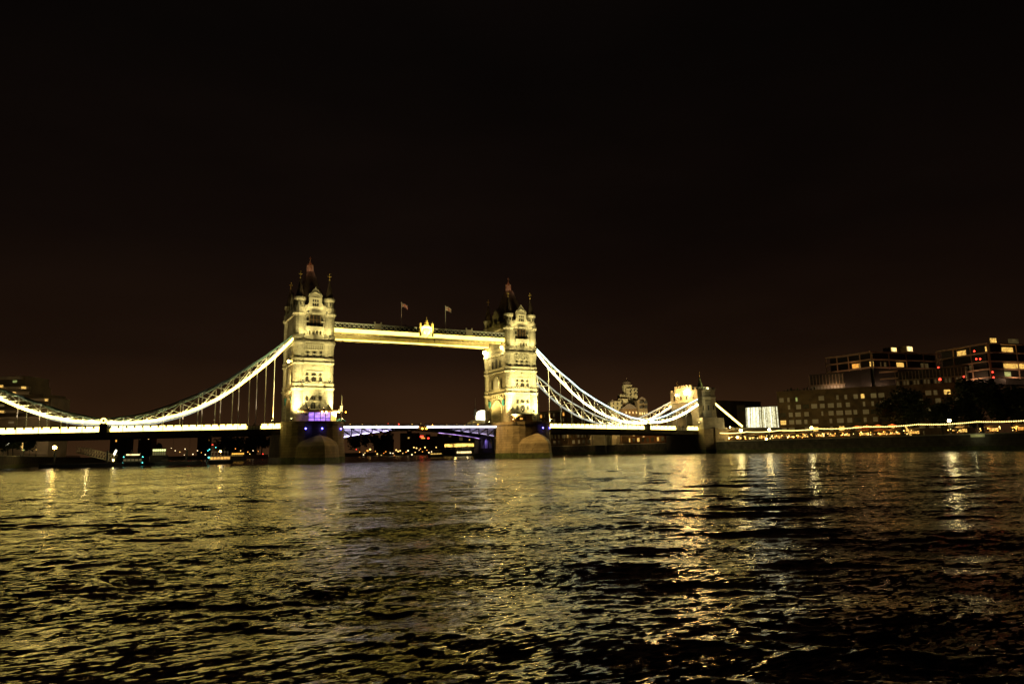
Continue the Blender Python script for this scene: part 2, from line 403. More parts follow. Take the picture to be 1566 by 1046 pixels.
    for a_, c_ in ((-2.2, -2.2), (2.2, -2.2)): point(roof, (x+a_, c_, 69.0), 45, (1, .5, .25), .3)  # added points without fixtures lift the dark roof around the lantern
    b = MB(); b.tube((x, 0, 72.8), (x, 0, 75.0), .13, .05, 6); b.bar((x-.4, 0, 74.2), (x+.4, 0, 74.2), .16); b.build('finial', MRED, roof)
    # gables: river faces and road faces
    gp = [(-2.75, 53.2), (2.75, 53.2), (2.75, 54.6), (2.25, 55.4), (2.25, 57.6), (2.45, 57.8), (2.2, 58.5), (1.5, 59.0), (.9, 60.0), (.35, 60.4), (0, 61.2),
          (-.35, 60.4), (-.9, 60.0), (-1.5, 59.0), (-2.2, 58.5), (-2.45, 57.8), (-2.25, 57.6), (-2.25, 55.4), (-2.75, 54.6)]
    for s in (-1, 1):
        g = MB(); g.prism([(x+u, v) for u, v in gp], s*10.15, s*11.0, 'y'); go = g.build('gable', MST, t)
        g = MB()
        for k in (-1, 0, 1):
            g.prism([(x+k*.78+u, v) for u, v in ((-.28, 54.1), (.28, 54.1), (.28, 55.2), (-.28, 55.2))], s*11.0-.05, s*11.0+s*.05, 'y')
            g.prism([(x+k*.78+u, v) for u, v in ((-.26, 55.6), (.26, 55.6), (.26, 56.2), (0, 56.6), (-.26, 56.2))], s*11.0-.05, s*11.0+s*.05, 'y')
        g.build('pane', MDARK, go)
        g = MB()
        for k in range(12):
            a0, a1 = math.pi*k/12, math.pi*(k+1)/12
            g.bar((x+1.75*math.cos(a0), s*11.06, 57.1+2.0*math.sin(a0)), (x+1.75*math.cos(a1), s*11.06, 57.1+2.0*math.sin(a1)), .22, .25)
        g.bar((x-1.75, s*11.06, 57.05), (x+1.75, s*11.06, 57.05), .2); g.build('tracery', MST, go)
        g = MB(); g.bar((x-1.7, s*11.06, 53.9), (x+1.7, s*11.06, 53.9), .25); g.build('sill', MST, go)
        g = MB(); g.prism([(x-2.1, 53.4), (x+2.1, 53.4), (x+2.1, 57.3), (x, 60.0), (x-2.1, 57.3)], s*5.0, s*10.15, 'y'); g.build('gable_roof', MSLATE, t)
        g = MB(); g.prism([(u*1.25, v-.3) for u, v in gp], x+s*5.5, x+s*6.3, 'x'); g2 = g.build('gable', MS, t)
        g = MB()
        for k in (-1, 0, 1): g.prism([(k*1.0+u, v) for u, v in ((-.35, 54.2), (.35, 54.2), (.35, 56.2), (0, 56.8), (-.35, 56.2))], x+s*6.25, x+s*6.36, 'x')
        g.build('pane', MDARK, g2)
        g = MB(); g.prism([(-2.6, 53.4), (2.6, 53.4), (2.6, 57), (0, 59.6), (-2.6, 57)], x+s*2, x+s*5.5, 'x'); g.build('gable_roof', MSLATE, t)
        # balcony with recessed loggia below the cornice
        y0 = s*10.6
        b = MB(); b.box(x-3.05, x+3.05, min(y0, y0+s*1.2), max(y0, y0+s*1.2), 45.3, 45.75)
        b.box(x-3.05, x+3.05, min(y0+s*1.0, y0+s*1.2), max(y0+s*1.0, y0+s*1.2), 45.75, 46.75)
        for k in range(5): b.box(x-2.6+k*1.2, x-2.2+k*1.2, min(y0, y0+s*.9), max(y0, y0+s*.9), 44.0, 45.3)
        b.build('balcony', MST, t)
        b = MB(); b.prism([(x-1.75, 46.0), (x+1.75, 46.0), (x+1.75, 50.9), (x-1.75, 50.9)], y0-s*.05, y0+s*.06, 'y'); lg = b.build('loggia_opening', MDARK, t)
        b = MB()
        for u in (-1.75, -.6, .6, 1.75): b.bar((x+u, y0+s*.15, 46), (x+u, y0+s*.15, 51), .2)
        b.bar((x-1.8, y0+s*.15, 49.3), (x+1.8, y0+s*.15, 49.3), .15); b.build('mullion', MBRICK, lg)
        for u in (-2.55, 2.55):
            window(t, 'y', s, u, 46.6, .55, 1.5); window(t, 'y', s, u, 48.9, .5, 1.0)
        # carved panel and windows, third storey
        for u in (-2.3, 0, 2.3): window(t, 'y', s, u, 35.95, .85, 1.1); window(t, 'y', s, u, 37.35, .55, .6)
        b = MB()
        for k in range(9):
            b.box(x-3.1+k*.76, x-2.75+k*.76, min(y0, y0+s*.2), max(y0, y0+s*.2), 38.9, 40.7)
        b.box(x-3.2, x+3.2, min(y0, y0+s*.14), max(y0, y0+s*.14), 40.2, 40.5); b.box(x-3.2, x+3.2, min(y0, y0+s*.16), max(y0, y0+s*.16), 38.5, 38.8)
        b.build('carved_panel', MST, t)
        window(t, 'y', s, -2.35, 27.5, .75, 1.5); window(t, 'y', s, 2.35, 27.5, .75, 1.5); window(t, 'y', s, 0, 27.5, 1.5, 1.5, 2)
        for u in (-2.35, 0, 2.35): window(t, 'y', s, u, 29.6, .6 if u else 1.3, .6, 1 if u else 2)
        b = MB(); b.box(x-3.1, x+3.1, min(y0, y0+s*.15), max(y0, y0+s*.15), 30.9, 31.15)
        b.prism([(x-.35, 32.3), (x, 31.9), (x+.35, 32.3), (x+.35, 32.9), (x-.35, 32.9)], y0, y0+s*.2, 'y'); b.build('shield_panel', MST, t)
        for u in (-2.3, 2.3): window(t, 'y', s, u, 18.3, .75, 1.5); window(t, 'y', s, u, 21.0, .75, 1.3); window(t, 'y', s, u, 15.8, .6, 1.1)
        window(t, 'y', s, 0, 18.1, 1.7, 2.0, 2); window(t, 'y', s, 0, 21.2, 1.4, 1.1, 2)
        # road faces
        for u in (-3.4, 0, 3.4): window(t, 'x', s, u, 35.9, 1.5 if u else 2.0, 3.2 if u else 4.2)
        window(t, 'x', s, -4.2, 27.6, 1.2, 4.0); window(t, 'x', s, 4.2, 27.6, 1.2, 4.0)
        b = MB(); b.prism([(-2.4, 26.9), (2.4, 26.9), (2.4, 30.6), (1.2, 32.2), (0, 32.7), (-1.2, 32.2), (-2.4, 30.6)], x+s*6.15, x+s*6.55, 'x'); bo = b.build('oriel', MST, t)
        b = MB(); b.prism([(-1.7, 27.5), (1.7, 27.5), (1.7, 30.2), (0, 31.6), (-1.7, 30.2)], x+s*6.5, x+s*6.6, 'x'); b.build('pane', G_WIND, bo)
        for u in (-6.3, 6.3):
            b = MB(); b.prism([(u-.8, 20.9), (u, 20.1), (u+.8, 20.9), (u+.8, 22.7), (u-.8, 22.7)], x+s*6.1, x+s*6.75, 'x'); b.build('shield', MTEAL, t)
        for z in (23.2,):
            b = MB(); b.box(x+s*6.2-.3, x+s*6.2+.3, -7.2, 7.2, z, z+.5)
            for k in range(7): b.box(x+s*6.2-.4, x+s*6.2+.4, -6.6+k*2.1, -6.0+k*2.1, z+.5, z+1.6)
            b.build('string_course', MST, t)
    return t
tw = make_tower(-41.15, 'floodlit stone gothic tower at the left end of the high walkways, nearer of the two')
tw2 = copy_tree(tw); tw2.location.x = 41.15
tw2['label'] = 'floodlit gothic tower at the right end of the walkways, showing its arched road face'

# ------------------------------------------------------------------ piers
def make_pier(x, label):
    t = thing('bridge_pier', label, 'bridge pier', (x, 0, -3), 'granite piers under the towers')
    hw, fy = 10.35, 10.5
    def plan(o=0, n=14):
        p = []
        for k in range(n+1):
            a = math.pi*k/n; p.append((x+(hw+o)*math.cos(a), fy+(hw+o)*1.08*math.sin(a)))
        for k in range(n+1):
            a = math.pi+math.pi*k/n; p.append((x+(hw+o)*math.cos(a), -fy+(hw+o)*1.08*math.sin(a)))
        return p
    ring = lambda o, z: [(u, v, z) for u, v in plan(o)]
    b = MB(); b.loft([ring(.55, 1.6), ring(.2, 9), ring(.1, 11.6), ring(.1, 11.61), ring(.0, 12.2)]); b.build('shaft', MPIER, t)
    b = MB(); b.loft([ring(.75, -3), ring(.6, 1.6)]); b.build('tide_band', MWET, t)
    b = MB(); b.loft([ring(.25, 12.2), ring(.28, 12.6)])
    pl, pi_ = plan(.15), plan(-.35); n = len(pl)
    b.add([(u, v, 12.6) for u, v in pl]+[(u, v, 12.6) for u, v in pi_]+[(u, v, 13.45) for u, v in pl]+[(u, v, 13.45) for u, v in pi_],
          [f for k in range(n) for f in ((k, (k+1) % n, 2*n+(k+1) % n, 2*n+k), (n+k, 3*n+k, 3*n+(k+1) % n, n+(k+1) % n), (2*n+k, 2*n+(k+1) % n, 3*n+(k+1) % n, 3*n+k))])
    b.build('parapet', MPIER, t)
    for s in (-1, 1):                                   # pointed cutwaters with domed caps
        def cut(w, l, z):
            pts = []
            for k in range(9):
                q = k/8; pts.append((x-w*(1-q**1.9), s*(13+l*q), z))
            for k in range(7, -1, -1):
                q = k/8; pts.append((x+w*(1-q**1.9), s*(13+l*q), z))
            return pts
        b = MB(); b.loft([cut(8.4, 17.5, 1.4), cut(8.2, 16.8, 5.0), cut(7.6, 14.9, 6.6), cut(6.4, 12.2, 7.9), cut(4.4, 9.4, 8.8), cut(1.6, 7.8, 9.2)])
        c = b.build('cutwater', MPIER, t)
        b = MB(); b.loft([cut(8.7, 18.2, -3), cut(8.5, 17.7, 1.4)]); b.build('tide_band', MWET, c)
    b = MB(); b.box(x-.4, x+.4, -20.6, -19.9, 10, 10.1)
    return t
pA = make_pier(-41.15, 'rounded granite pier carrying the left tower, darker front with a pointed cutwater')
pB = copy_tree(pA); pB.location.x = 41.15; pB['label'] = 'rounded granite pier carrying the right tower, warmly lit with green weed at the waterline'

# ------------------------------------------------------------------ high walkways
def walkway(y0, y1, label, front):
    t = thing('high_walkway', label, 'walkway', (0, (y0+y1)/2, 45.4), 'high walkways between the towers')
    x0, x1 = -34.6, 34.6
    b = MB(); b.box(x0, x1, y0+.12, y1-.12, 45.5, 47.0)
    b.box(x0, x1, y0, y1, 47.0, 47.15); b.build('girder', MGIRD, t)
    b = MB()
    for k in range(int((x1-x0)/2.3)):
        xx = x0+1+k*2.3; b.box(xx, xx+.25, y0+.2, y1-.2, 45.2, 45.5)
    b.box(x0, x1, y0+.1, y0+.4, 45.1, 45.5); b.box(x0, x1, y1-.4, y1-.1, 45.1, 45.5); b.build('soffit_rib', MGIRD, t)
    b = MB(); b.box(x0+.1, x1-.1, y0+.5, y1-.5, 47.15, 49.0); b.build('glazing', MDARK, t)
    b = MB(); n = 40; w = (x1-x0)/n
    for k in range(n):
        a, c = x0+k*w, x0+(k+1)*w
        for yy in (y0+.1, y1-.1):
            b.bar((a, yy, 47.25), (c, yy, 48.95), .14, .16); b.bar((a, yy, 48.95), (c, yy, 47.25), .14, .16)
    for yy in (y0+.1, y1-.1):
        b.bar((x0, yy, 49.05), (x1, yy, 49.05), .3, .26)
    b.build('lattice', MWHITE, t)
    b = MB(); b.prism([(y0+.2, 49.1), (y1-.2, 49.1), ((y0+y1)/2, 49.7)], x0+.2, x1-.2, 'x'); b.build('roof', MIRON, t)
    for xc in (-18, 18.6):
        b = MB(); b.box(xc-1.25, xc+1.25, y0-.12, y1+.12, 47.2, 49.5)
        for s in (-1, 1): b.box(xc+s*1.2-.2, xc+s*1.2+.2, y0-.2, y0+.3, 49.5, 50.2)
        b.build('pavilion', MST, t)
    b = MB(); b.box(x0+.3, x1-.3, y0-.08, y0+.1, 45.62, 47.0) if front else b.box(x0+.3, x1-.3, y0-.05, y0+.1, 45.2, 45.65)
    b.build('light_strip', G_WALK, t)
    if front:
        b = MB(); b.box(x0+.3, x1-.3, y1-.06, y1+.06, 45.62, 47.0); b.build('light_strip', G_WALK, t)  # unseen back strip added to light the rear walkway
    return t
wf = walkway(-9.5, -6.0, 'high lattice walkway facing the viewer with a bright warm light band and gilded crest', True)
walkway(6.0, 9.5, 'second high walkway farther back, only its lit lower edge showing below the first', False)
# gilded crest on the front walkway
b = MB(); cx = .7
b.prism([(cx-2.3, 45.7), (cx+2.3, 45.7), (cx+2.3, 49.3), (cx+1.2, 49.8), (cx-1.2, 49.8), (cx-2.3, 49.3)], -10.2, -9.62, 'y')
cz = b.build('crest', glow('crest_floodlit_glow', (1, .86, .22), 1.9, .3, .8), wf)  # floodlit look of the crest put in as emission
b = MB()
for s in (-1, 1):
    b.box(cx+s*2.45-.35, cx+s*2.45+.35, -10.35, -9.6, 45.8, 50.3); b.ball((cx+s*2.45, -10, 50.6), .45); b.tube((cx+s*2.45, -10, 50.9), (cx+s*2.45, -10, 51.5), .15, .05)
b.lathe(cx, -10, [(.9, 49.7), (1.0, 50.2), (.7, 50.4), (.85, 51.0), (.5, 51.3), (.6, 51.8), (.2, 52.3), (.12, 53.2)], 8)
b.build('crest_pinnacle', MGOLD, cz)
b = MB(); b.prism([(cx-.9, 48.8), (cx+.9, 48.8), (cx+.9, 47.6), (cx, 46.5), (cx-.9, 47.6)], -10.45, -10.2, 'y')
b.tube((cx-1.2, -10.35, 48.4), (cx-1.7, -10.35, 46.6), .3, .2); b.tube((cx+1.2, -10.35, 48.4), (cx+1.7, -10.35, 46.6), .3, .2); b.build('shield', MGOLD, cz)
fl = thing('floodlight', 'small floodlight at the foot of the gilded crest on the high walkway', 'floodlight', (cx, -11.6, 45.2))
b = MB(); b.box(cx-.2, cx+.2, -13.3, -12.9, 45.6, 45.9); b.bar((cx, -13.1, 45.6), (cx, -9.6, 45.2), .1); b.build('housing', MIRON, fl)
spot(fl, (cx, -13.2, 46.2), (cx, -10, 50.5), 5000, (1, .85, .3), 100)
# flags
def flag(xc, label, pat):
    t = thing('flag', label, 'flag', (xc, -7.75, 49.3), 'flags on the high walkway')
    b = MB(); b.tube((xc, -7.75, 49.3), (xc, -7.75, 58.6), .12, .08, 6); b.ball((xc, -7.75, 58.7), .16, 6); b.build('flagpole', MWHITE, t)
    b = MB(); b.box(xc+.9, xc+1.3, -9.0, -8.6, 49.7, 50.1); b.build('added_uplight', MIRON, t); spot(t, (xc+1.1, -9.2, 50.3), (xc+.8, -7.8, 56), 1100, (1, .50, .2), 50)  # added fitting and warm spot brighten the flag
    b = MB(); nu, nv, L, H = 24, 14, 2.7, 1.5
    vs = []
    for j in range(nv+1):
        for i in range(nu+1):
            u, v = i/nu, j/nv
            vs.append((xc+.06+u*L*.95, -7.75+.28*u*math.sin(u*7+v), 58.4-H+v*H-u*u*.75+.10*math.sin(u*6)))
    fs, mi = [], []
    for j in range(nv):
        for i in range(nu):
            fs.append((j*(nu+1)+i, j*(nu+1)+i+1, (j+1)*(nu+1)+i+1, (j+1)*(nu+1)+i))
            b.add([], [], 0); mi.append(pat((i+.5)/nu*2-1, (j+.5)/nv*2-1))
    b.v = vs; b.f = fs; b.mi = mi
    b.build('flag_cloth', [mat('flag_blue', (.02, .03, .2), .8), mat('flag_white', (.75, .72, .68), .8), mat('flag_red', (.55, .04, .03), .8)], t, fix=False)
def union(u, v):
    if abs(u) < .1 or abs(v) < .2: return 2
    if abs(u) < .18 or abs(v) < .34: return 1
    d = abs(abs(u)-abs(v))
    return 2 if d < .09 else (1 if d < .24 else 0)
def george(u, v): return 2 if abs(u) < .12 or abs(v) < .2 else 1
flag(-8.5, 'crossed red white and blue flag flying left of the gilded crest', union)
flag(9.4, 'white flag with a red cross flying right of the gilded crest', george)

# ------------------------------------------------------------------ suspension chains
UL = [(48.3, 43.6), (54.7, 37.9), (58, 35.2), (65.8, 29.8), (68.5, 27.6), (77, 22.9), (87, 18.3), (94.5, 15.7), (103.8, 14.3)]
LL = [(48.3, 42.2), (55, 34.8), (60, 30.2), (65.6, 25.4), (71, 21.5), (77.3, 18.1), (82, 16.1), (90, 13.9), (97, 13.25), (103.8, 13.3)]
US = [(103.8, 14.3), (107, 14.9), (114, 16.5), (122, 19.6), (133, 24.2)]
LS = [(103.8, 13.3), (112, 13.8), (118.5, 15.2), (125, 17.6), (133, 21.6)]
def zdeck(d): return 11.3-(d-51.5)*(1.35/78)
def chain(sg, y, label, lower, upper, extra=None):
    t = thing('suspension_chain', label, 'suspension chain', (sg*90, y, 11), 'suspension chains over the side spans')
    for U, L, xs in ((UL, LL, [48.3]+[54.1+5.55*k for k in range(9)]+[103.0]), (US, LS, [104.6, 109.3, 114.8, 120.3, 125.8, 131.2, 133])):
        cu, cl, br, su, sl, st_ = MB(), MB(), MB(), MB(), MB(), MB()
        for a, c in zip(xs, xs[1:]):
            N = 3
            for k in range(N):
                p, q = a+(c-a)*k/N, a+(c-a)*(k+1)/N
                cu.bar((sg*p, y, interp(p, U)), (sg*q, y, interp(q, U)), .55, .5)
                cl.bar((sg*p, y, interp(p, L)), (sg*q, y, interp(q, L)), .55, .55)
                sl.bar((sg*p, y-.34, interp(p, L)), (sg*q, y-.34, interp(q, L)), .12, LW)
                st_.bar((sg*p, y-.02, interp(p, L)+.33), (sg*q, y-.02, interp(q, L)+.33), .6, .08)  # glowing top strips added to light the bracing, hidden from below
                su.bar((sg*p, y-.34, interp(p, U)), (sg*q, y-.34, interp(q, U)), .12, .5)
            br.bar((sg*c, y, interp(c, U)), (sg*c, y, interp(c, L)), .3)
            br.bar((sg*a, y-.1, interp(a, L)), (sg*c, y-.1, interp(c, U)), .27); br.bar((sg*a, y+.1, interp(a, U)), (sg*c, y+.1, interp(c, L)), .27)
        cu.build('upper_chord', MBLUE, t); cl.build('lower_chord', MWHITE, t); br.build('bracing', MWHITE, t)
        sl.build('light_strip', lower, t); st_.build('light_strip', G_TOP, t)
        if upper: su.build('light_strip', upper, t)
    for k in list(range(9))+[11, 12, 13, 14]:
        d = 54.1+5.55*k if k < 10 else 109.3+5.5*(k-11)
        zl = interp(d, LL if d < 104 else LS)
        if zl-zdeck(d)-1.7 < .25: continue
        b = MB(); b.tube((sg*d, y, zdeck(d)+.2), (sg*d, y, zl), .13, .13, 6)
        b.bar((sg*d, y, zl-2.2 if zl > 16 else zl-.6), (sg*d, y, zl), .3, .3); b.ball((sg*d, y, zl-.1), .42, 8); b.ball((sg*d, y, max(zdeck(d)+1.9, zl-4.5)), .2, 6)
        b.build('hanger', MWHITE, t)
        if y < 0: spot(t, (sg*d, y-1.6, zdeck(d)+1.2), (sg*d, y, zl), 70*(zl-zdeck(d))**1.6, (1, .70, .42), 22, .5, .05)  # added spots without fixtures brighten the near hangers
    b = MB(); b.tube((sg*103.8, y-.7, 13.9), (sg*103.8, y+.5, 13.9), .95, .95, 16); pj = b.build('pin_joint', MWHITE, t)
    b = MB(); b.tube((sg*103.8, y-.76, 13.9), (sg*103.8, y-.65, 13.9), .8, .8, 16); b.build('pin_glow_ring', G_DECK if y < 0 else G_PALE, pj)  # lit pale rim of the pin, put in as emission
    b = MB(); b.tube((sg*103.8, y-.86, 13.9), (sg*103.8, y-.6, 13.9), .42, .42, 12); b.build('pin_cap', MGOLD, pj)
    b = MB(); b.box(sg*103.8-1.05, sg*103.8+1.05, y-.55, y+.5, 9.2, 12.95); b.build('pin_pedestal', MIRON, t)
    return t
LW = .85
chain(-1, -9.4, 'near left suspension chain with a bright lower chord sweeping up to the left tower', G_STRIP, None)
chain(-1, 9.4, 'far left suspension chain half hidden behind the near one', G_PALE, None)
LW = .75
chain(1, -9.4, 'near right suspension chain, both chords bright white, falling from the right tower', G_STRIPW, G_CYAN)
chain(1, 9.4, 'far right suspension chain, greyer and dimmer behind the near one', G_PALE, G_PALE)

# ------------------------------------------------------------------ side spans
def side_span(sg, label):
    t = thing('side_span_deck', label, 'bridge deck', (sg*91, 0, 9), 'side spans of the road deck')
    a, c = 51.0, 132.5
    b = MB(); q = lambda d, z: (sg*d, z)
    def run(mm, y0, y1, za, zb, d0=a, d1=c):
        mm.hexa([(sg*d0, y0, zdeck(d0)+za), (sg*d1, y0, zdeck(d1)+za), (sg*d1, y1, zdeck(d1)+za), (sg*d0, y1, zdeck(d0)+za)],
                [(sg*d0, y0, zdeck(d0)+zb), (sg*d1, y0, zdeck(d1)+zb), (sg*d1, y1, zdeck(d1)+zb), (sg*d0, y1, zdeck(d0)+zb)])
    run(b, -8.8, 8.8, -.6, .35); b.build('road', MASPH, t)
    for y in (-9.0, 9.0):
        b = MB(); run(b, y-.45, y+.45, -1.9, -.05)
        for k in range(30): b.box(sg*(a+k*2.72)-.12, sg*(a+k*2.72)+.12, y-.55, y+.55, zdeck(a+k*2.72)-1.8, zdeck(a+k*2.72)-.1)
        b.build('girder', MDECK, t)
    b = MB()
    for k in range(29): b.box(sg*(a+1.2+k*2.8)-.2, sg*(a+1.2+k*2.8)+.2, -8.5, 8.5, zdeck(a+k*2.8)-1.6, zdeck(a+k*2.8)-.6)
    b.build('cross_beam', MDECK, t)
    for y, s in ((-9.2, -1), (9.2, 1)):
        b = MB(); run(b, y-.15, y+.15, 0, 1.1)
        p = b.build('parapet', MWHITE, t)
        gaps = [(102.7, 104.9)]+([(58.8, 62.6)] if sg < 0 else [(119.6, 125.6)])
        b = MB(); d = a+.3
        while d < c-.4:
            e = min(d+2.2, c)
            if not any(g0 < d+1 < g1 for g0, g1 in gaps):
                yy = y+s*.2
                for d0, d1, z0, z1 in ((d, e, .16, 1.18), (d+.26, e-.26, 1.18, 1.74)):
                    b.hexa([(sg*d0, yy-.05, zdeck(d0)+z0), (sg*d1, yy-.05, zdeck(d1)+z0), (sg*d1, yy+.05, zdeck(d1)+z0), (sg*d0, yy+.05, zdeck(d0)+z0)],
                           [(sg*d0, yy-.05, zdeck(d0)+z1), (sg*d1, yy-.05, zdeck(d1)+z1), (sg*d1, yy+.05, zdeck(d1)+z1), (sg*d0, yy+.05, zdeck(d0)+z1)])
            d = e
        b.build('light_strip', G_DECK if y < 0 else G_PALE, p)
        b = MB(); k = 0; d = a+.3
        while d < c-.4:
            b.box(sg*d-.17, sg*d+.17, y-.28, y+.28, zdeck(d)+1.3, zdeck(d)+1.95); d += 2.2
        b.build('parapet_post', MIRON, p)
    return t
side_span(-1, 'left side span of the bridge deck with a glowing white parapet')
side_span(1, 'right side span of the bridge deck with a glowing toothed white parapet')
def gantry(d, w, sg, label):
    t = thing('maintenance_gantry', label, 'gantry', (sg*d, -9.9, zdeck(d)), 'gantries hung on the deck parapets')
    z = zdeck(d); b = MB(); b.box(sg*d-w/2, sg*d+w/2, -10.4, -9.55, z-.5, z-.2); b.build('platform', MIRON, t)
    b = MB()
    for k in range(5):
        xx = sg*d-w/2+w*k/4; b.bar((xx, -10.35, z-.3), (xx, -10.35, z+1.2), .12); b.bar((xx, -10.35, z+1.2), (xx, -9.4, z+1.75), .1)
    for zz in (.4, 1.2): b.bar((sg*d-w/2, -10.35, z+zz), (sg*d+w/2, -10.35, z+zz), .1)
    b.build('guard_rail', MPOST, t)
gantry(60.7, 3.9, -1, 'dark maintenance cradle interrupting the lit parapet beside the left pier')
gantry(122.6, 6.2, 1, 'dark maintenance cradle interrupting the lit parapet near the right abutment')

# ------------------------------------------------------------------ bascules
LAV = (.72, .58, 1)
MTRUSS = mat('bascule_dark_blue', (.07, .08, .11), .5, .2, 1)
def bascule(sg, label, web):
    t = thing('bascule_leaf', label, 'bascule leaf', (sg*15.5, 0, 8), 'bascule leaves of the centre span')
    x0, x1 = 30.6, .55
    top = lambda d: 11.55+.0
    bot = lambda d: 7.7+(11.0-7.7)*min(1, (30.6-d)/25.0)**.75 if d < 30.6 else 7.7
    b = MB(); b.box(min(sg*x1, sg*x0), max(sg*x1, sg*x0), -7.3, 7.3, 11.6, 12.1); b.build('road', MASPH, t)
    n = 8
    for y in (-7.5, 7.5):
        b = MB(); w = MB(); ds = [x0+(x1-x0)*k/n for k in range(n+1)]
        for a, c in zip(ds, ds[1:]):
            b.bar((sg*a, y, top(a)-.2), (sg*c, y, top(c)-.2), .4, .4); b.bar((sg*a, y, bot(a)), (sg*c, y, bot(c)), .5, .4)
            if top(c)-bot(c) > .9:
                b.bar((sg*c, y-.1, top(c)), (sg*c, y-.1, bot(c)), .3, .42); b.bar((sg*a, y-.1, top(a)-.2), (sg*c, y-.1, bot(c)), .3, .42)
            s = -1 if y > 0 else 1
            yy = y+s*1.0
            w.hexa([(sg*a, yy-.05, bot(a)), (sg*c, yy-.05, bot(c)), (sg*c, yy+.05, bot(c)), (sg*a, yy+.05, bot(a))],
                   [(sg*a, yy-.05, 11.5), (sg*c, yy-.05, 11.5), (sg*c, yy+.05, 11.5), (sg*a, yy+.05, 11.5)])
        b.build('truss', MTRUSS, t); w.build('web_plate', MWHITE, t)
    for y, s in ((-7.55, -1), (7.55, 1)):
        b = MB(); b.box(min(sg*x1, sg*x0)+(1.6 if sg < 0 else 1.0)*0, max(sg*x1, sg*x0), y-.12, y+.12, 11.52, 12.3); b.build('fascia', MWHITE, t)
        b = MB(); xa, xb = sorted((sg*(x1+1.2), sg*x0)); b.box(xa, xb, y+s*.22-.05, y+s*.22+.05, 11.55, 12.15)
        b.build('light_strip', G_BASC, t)
        b = MB()
        for k in range(15):
            xx = sg*(x1+.6+k*2.1); b.bar((xx, y, 12.3), (xx, y, 13.15), .16)
        b.bar((sg*x1, y, 13.1), (sg*x0, y, 13.1), .13); b.bar((sg*x1, y, 12.7), (sg*x0, y, 12.7), .07); b.build('railing', MIRON, t)
    if sg > 0:
        b = MB()
        for k in range(9):
            a, c = 30-k*2, 28.2-k*2; b.bar((a, 7.1, bot(a)-.28), (c, 7.1, bot(c)-.28), .5, .12)
        b.build('flange_strip', glow('flange_lavender_glow', (.70, .42, 1), 1.6, .7, .35), t)  # violet light along the lower flange, put in as emission
    gl = glow('lavender_wash', LAV, web, .3, .3)
    b = MB()
    for k in range(9):
        a, c = 30-k*2, 28.0-k*2
        b.bar((sg*a, -6.85, bot(a)+.3), (sg*c, -6.85, bot(c)+.3), .22, .1)
        if k < 7: b.bar((sg*a, -6.85, 11.35), (sg*c, -6.85, 11.35), .22, .1)
    b.build('wash_strip', gl, t)
    return t
bascule(-1, 'left bascule leaf of the road with lavender light glowing through its truss', 9)
bascule(1, 'right bascule leaf of the road with a darker truss and violet glints', 2.0)
nl = []
for dx, lab in ((-.35, 'left one of two orange lamps under the meeting point of the bascule leaves'), (1.3, 'right one of two orange lamps under the meeting point of the bascule leaves')):
    t = thing('navigation_light', lab, 'lamp', (dx, -8.2, 10.8), 'orange channel lamps')
    b = MB(); b.ball((dx, -8.3, 11.25), .34, 10); b.build('lens', G_ORANGE, t)
    b = MB(); b.box(dx-.3, dx+.3, -8.2, -7.6, 11.55, 11.75); b.tube((dx, -8.2, 11.5), (dx, -8.2, 11.75), .12); b.build('bracket', MIRON, t)
# bascule chamber wash on the inner wall of the right pier
t = thing('floodlight', 'violet floodlight under the bascule beside the right pier', 'floodlight', (27.6, 1, 7.0))
b = MB(); b.box(27.4, 27.8, .8, 1.2, 6.9, 7.2); b.tube((27.6, 1, 7.2), (27.6, 1, 9), .08); b.build('housing', MIRON, t)
spot(t, (27.9, 1, 6.9), (31, 0, 4.0), 170, (.35, .22, 1), 110)
t2 = thing('bascule_chamber', 'dark arched opening in the violet lit inner wall of the right pier', 'opening', (30.2, 0, 1.6))
b = MB(); b.box(29.9, 30.45, -7.6, 7.6, 1.7, 10.9); b.build('wall_panel', MIRON, t2)
b = MB()
for yy in (-4, 0, 4): b.prism([(yy-1.3, 3.6), (yy+1.3, 3.6), (yy+1.3, 6.4), (yy, 7.4), (yy-1.3, 6.4)], 29.8, 29.95, 'x')
b.build('recess', MWHITE, t2)

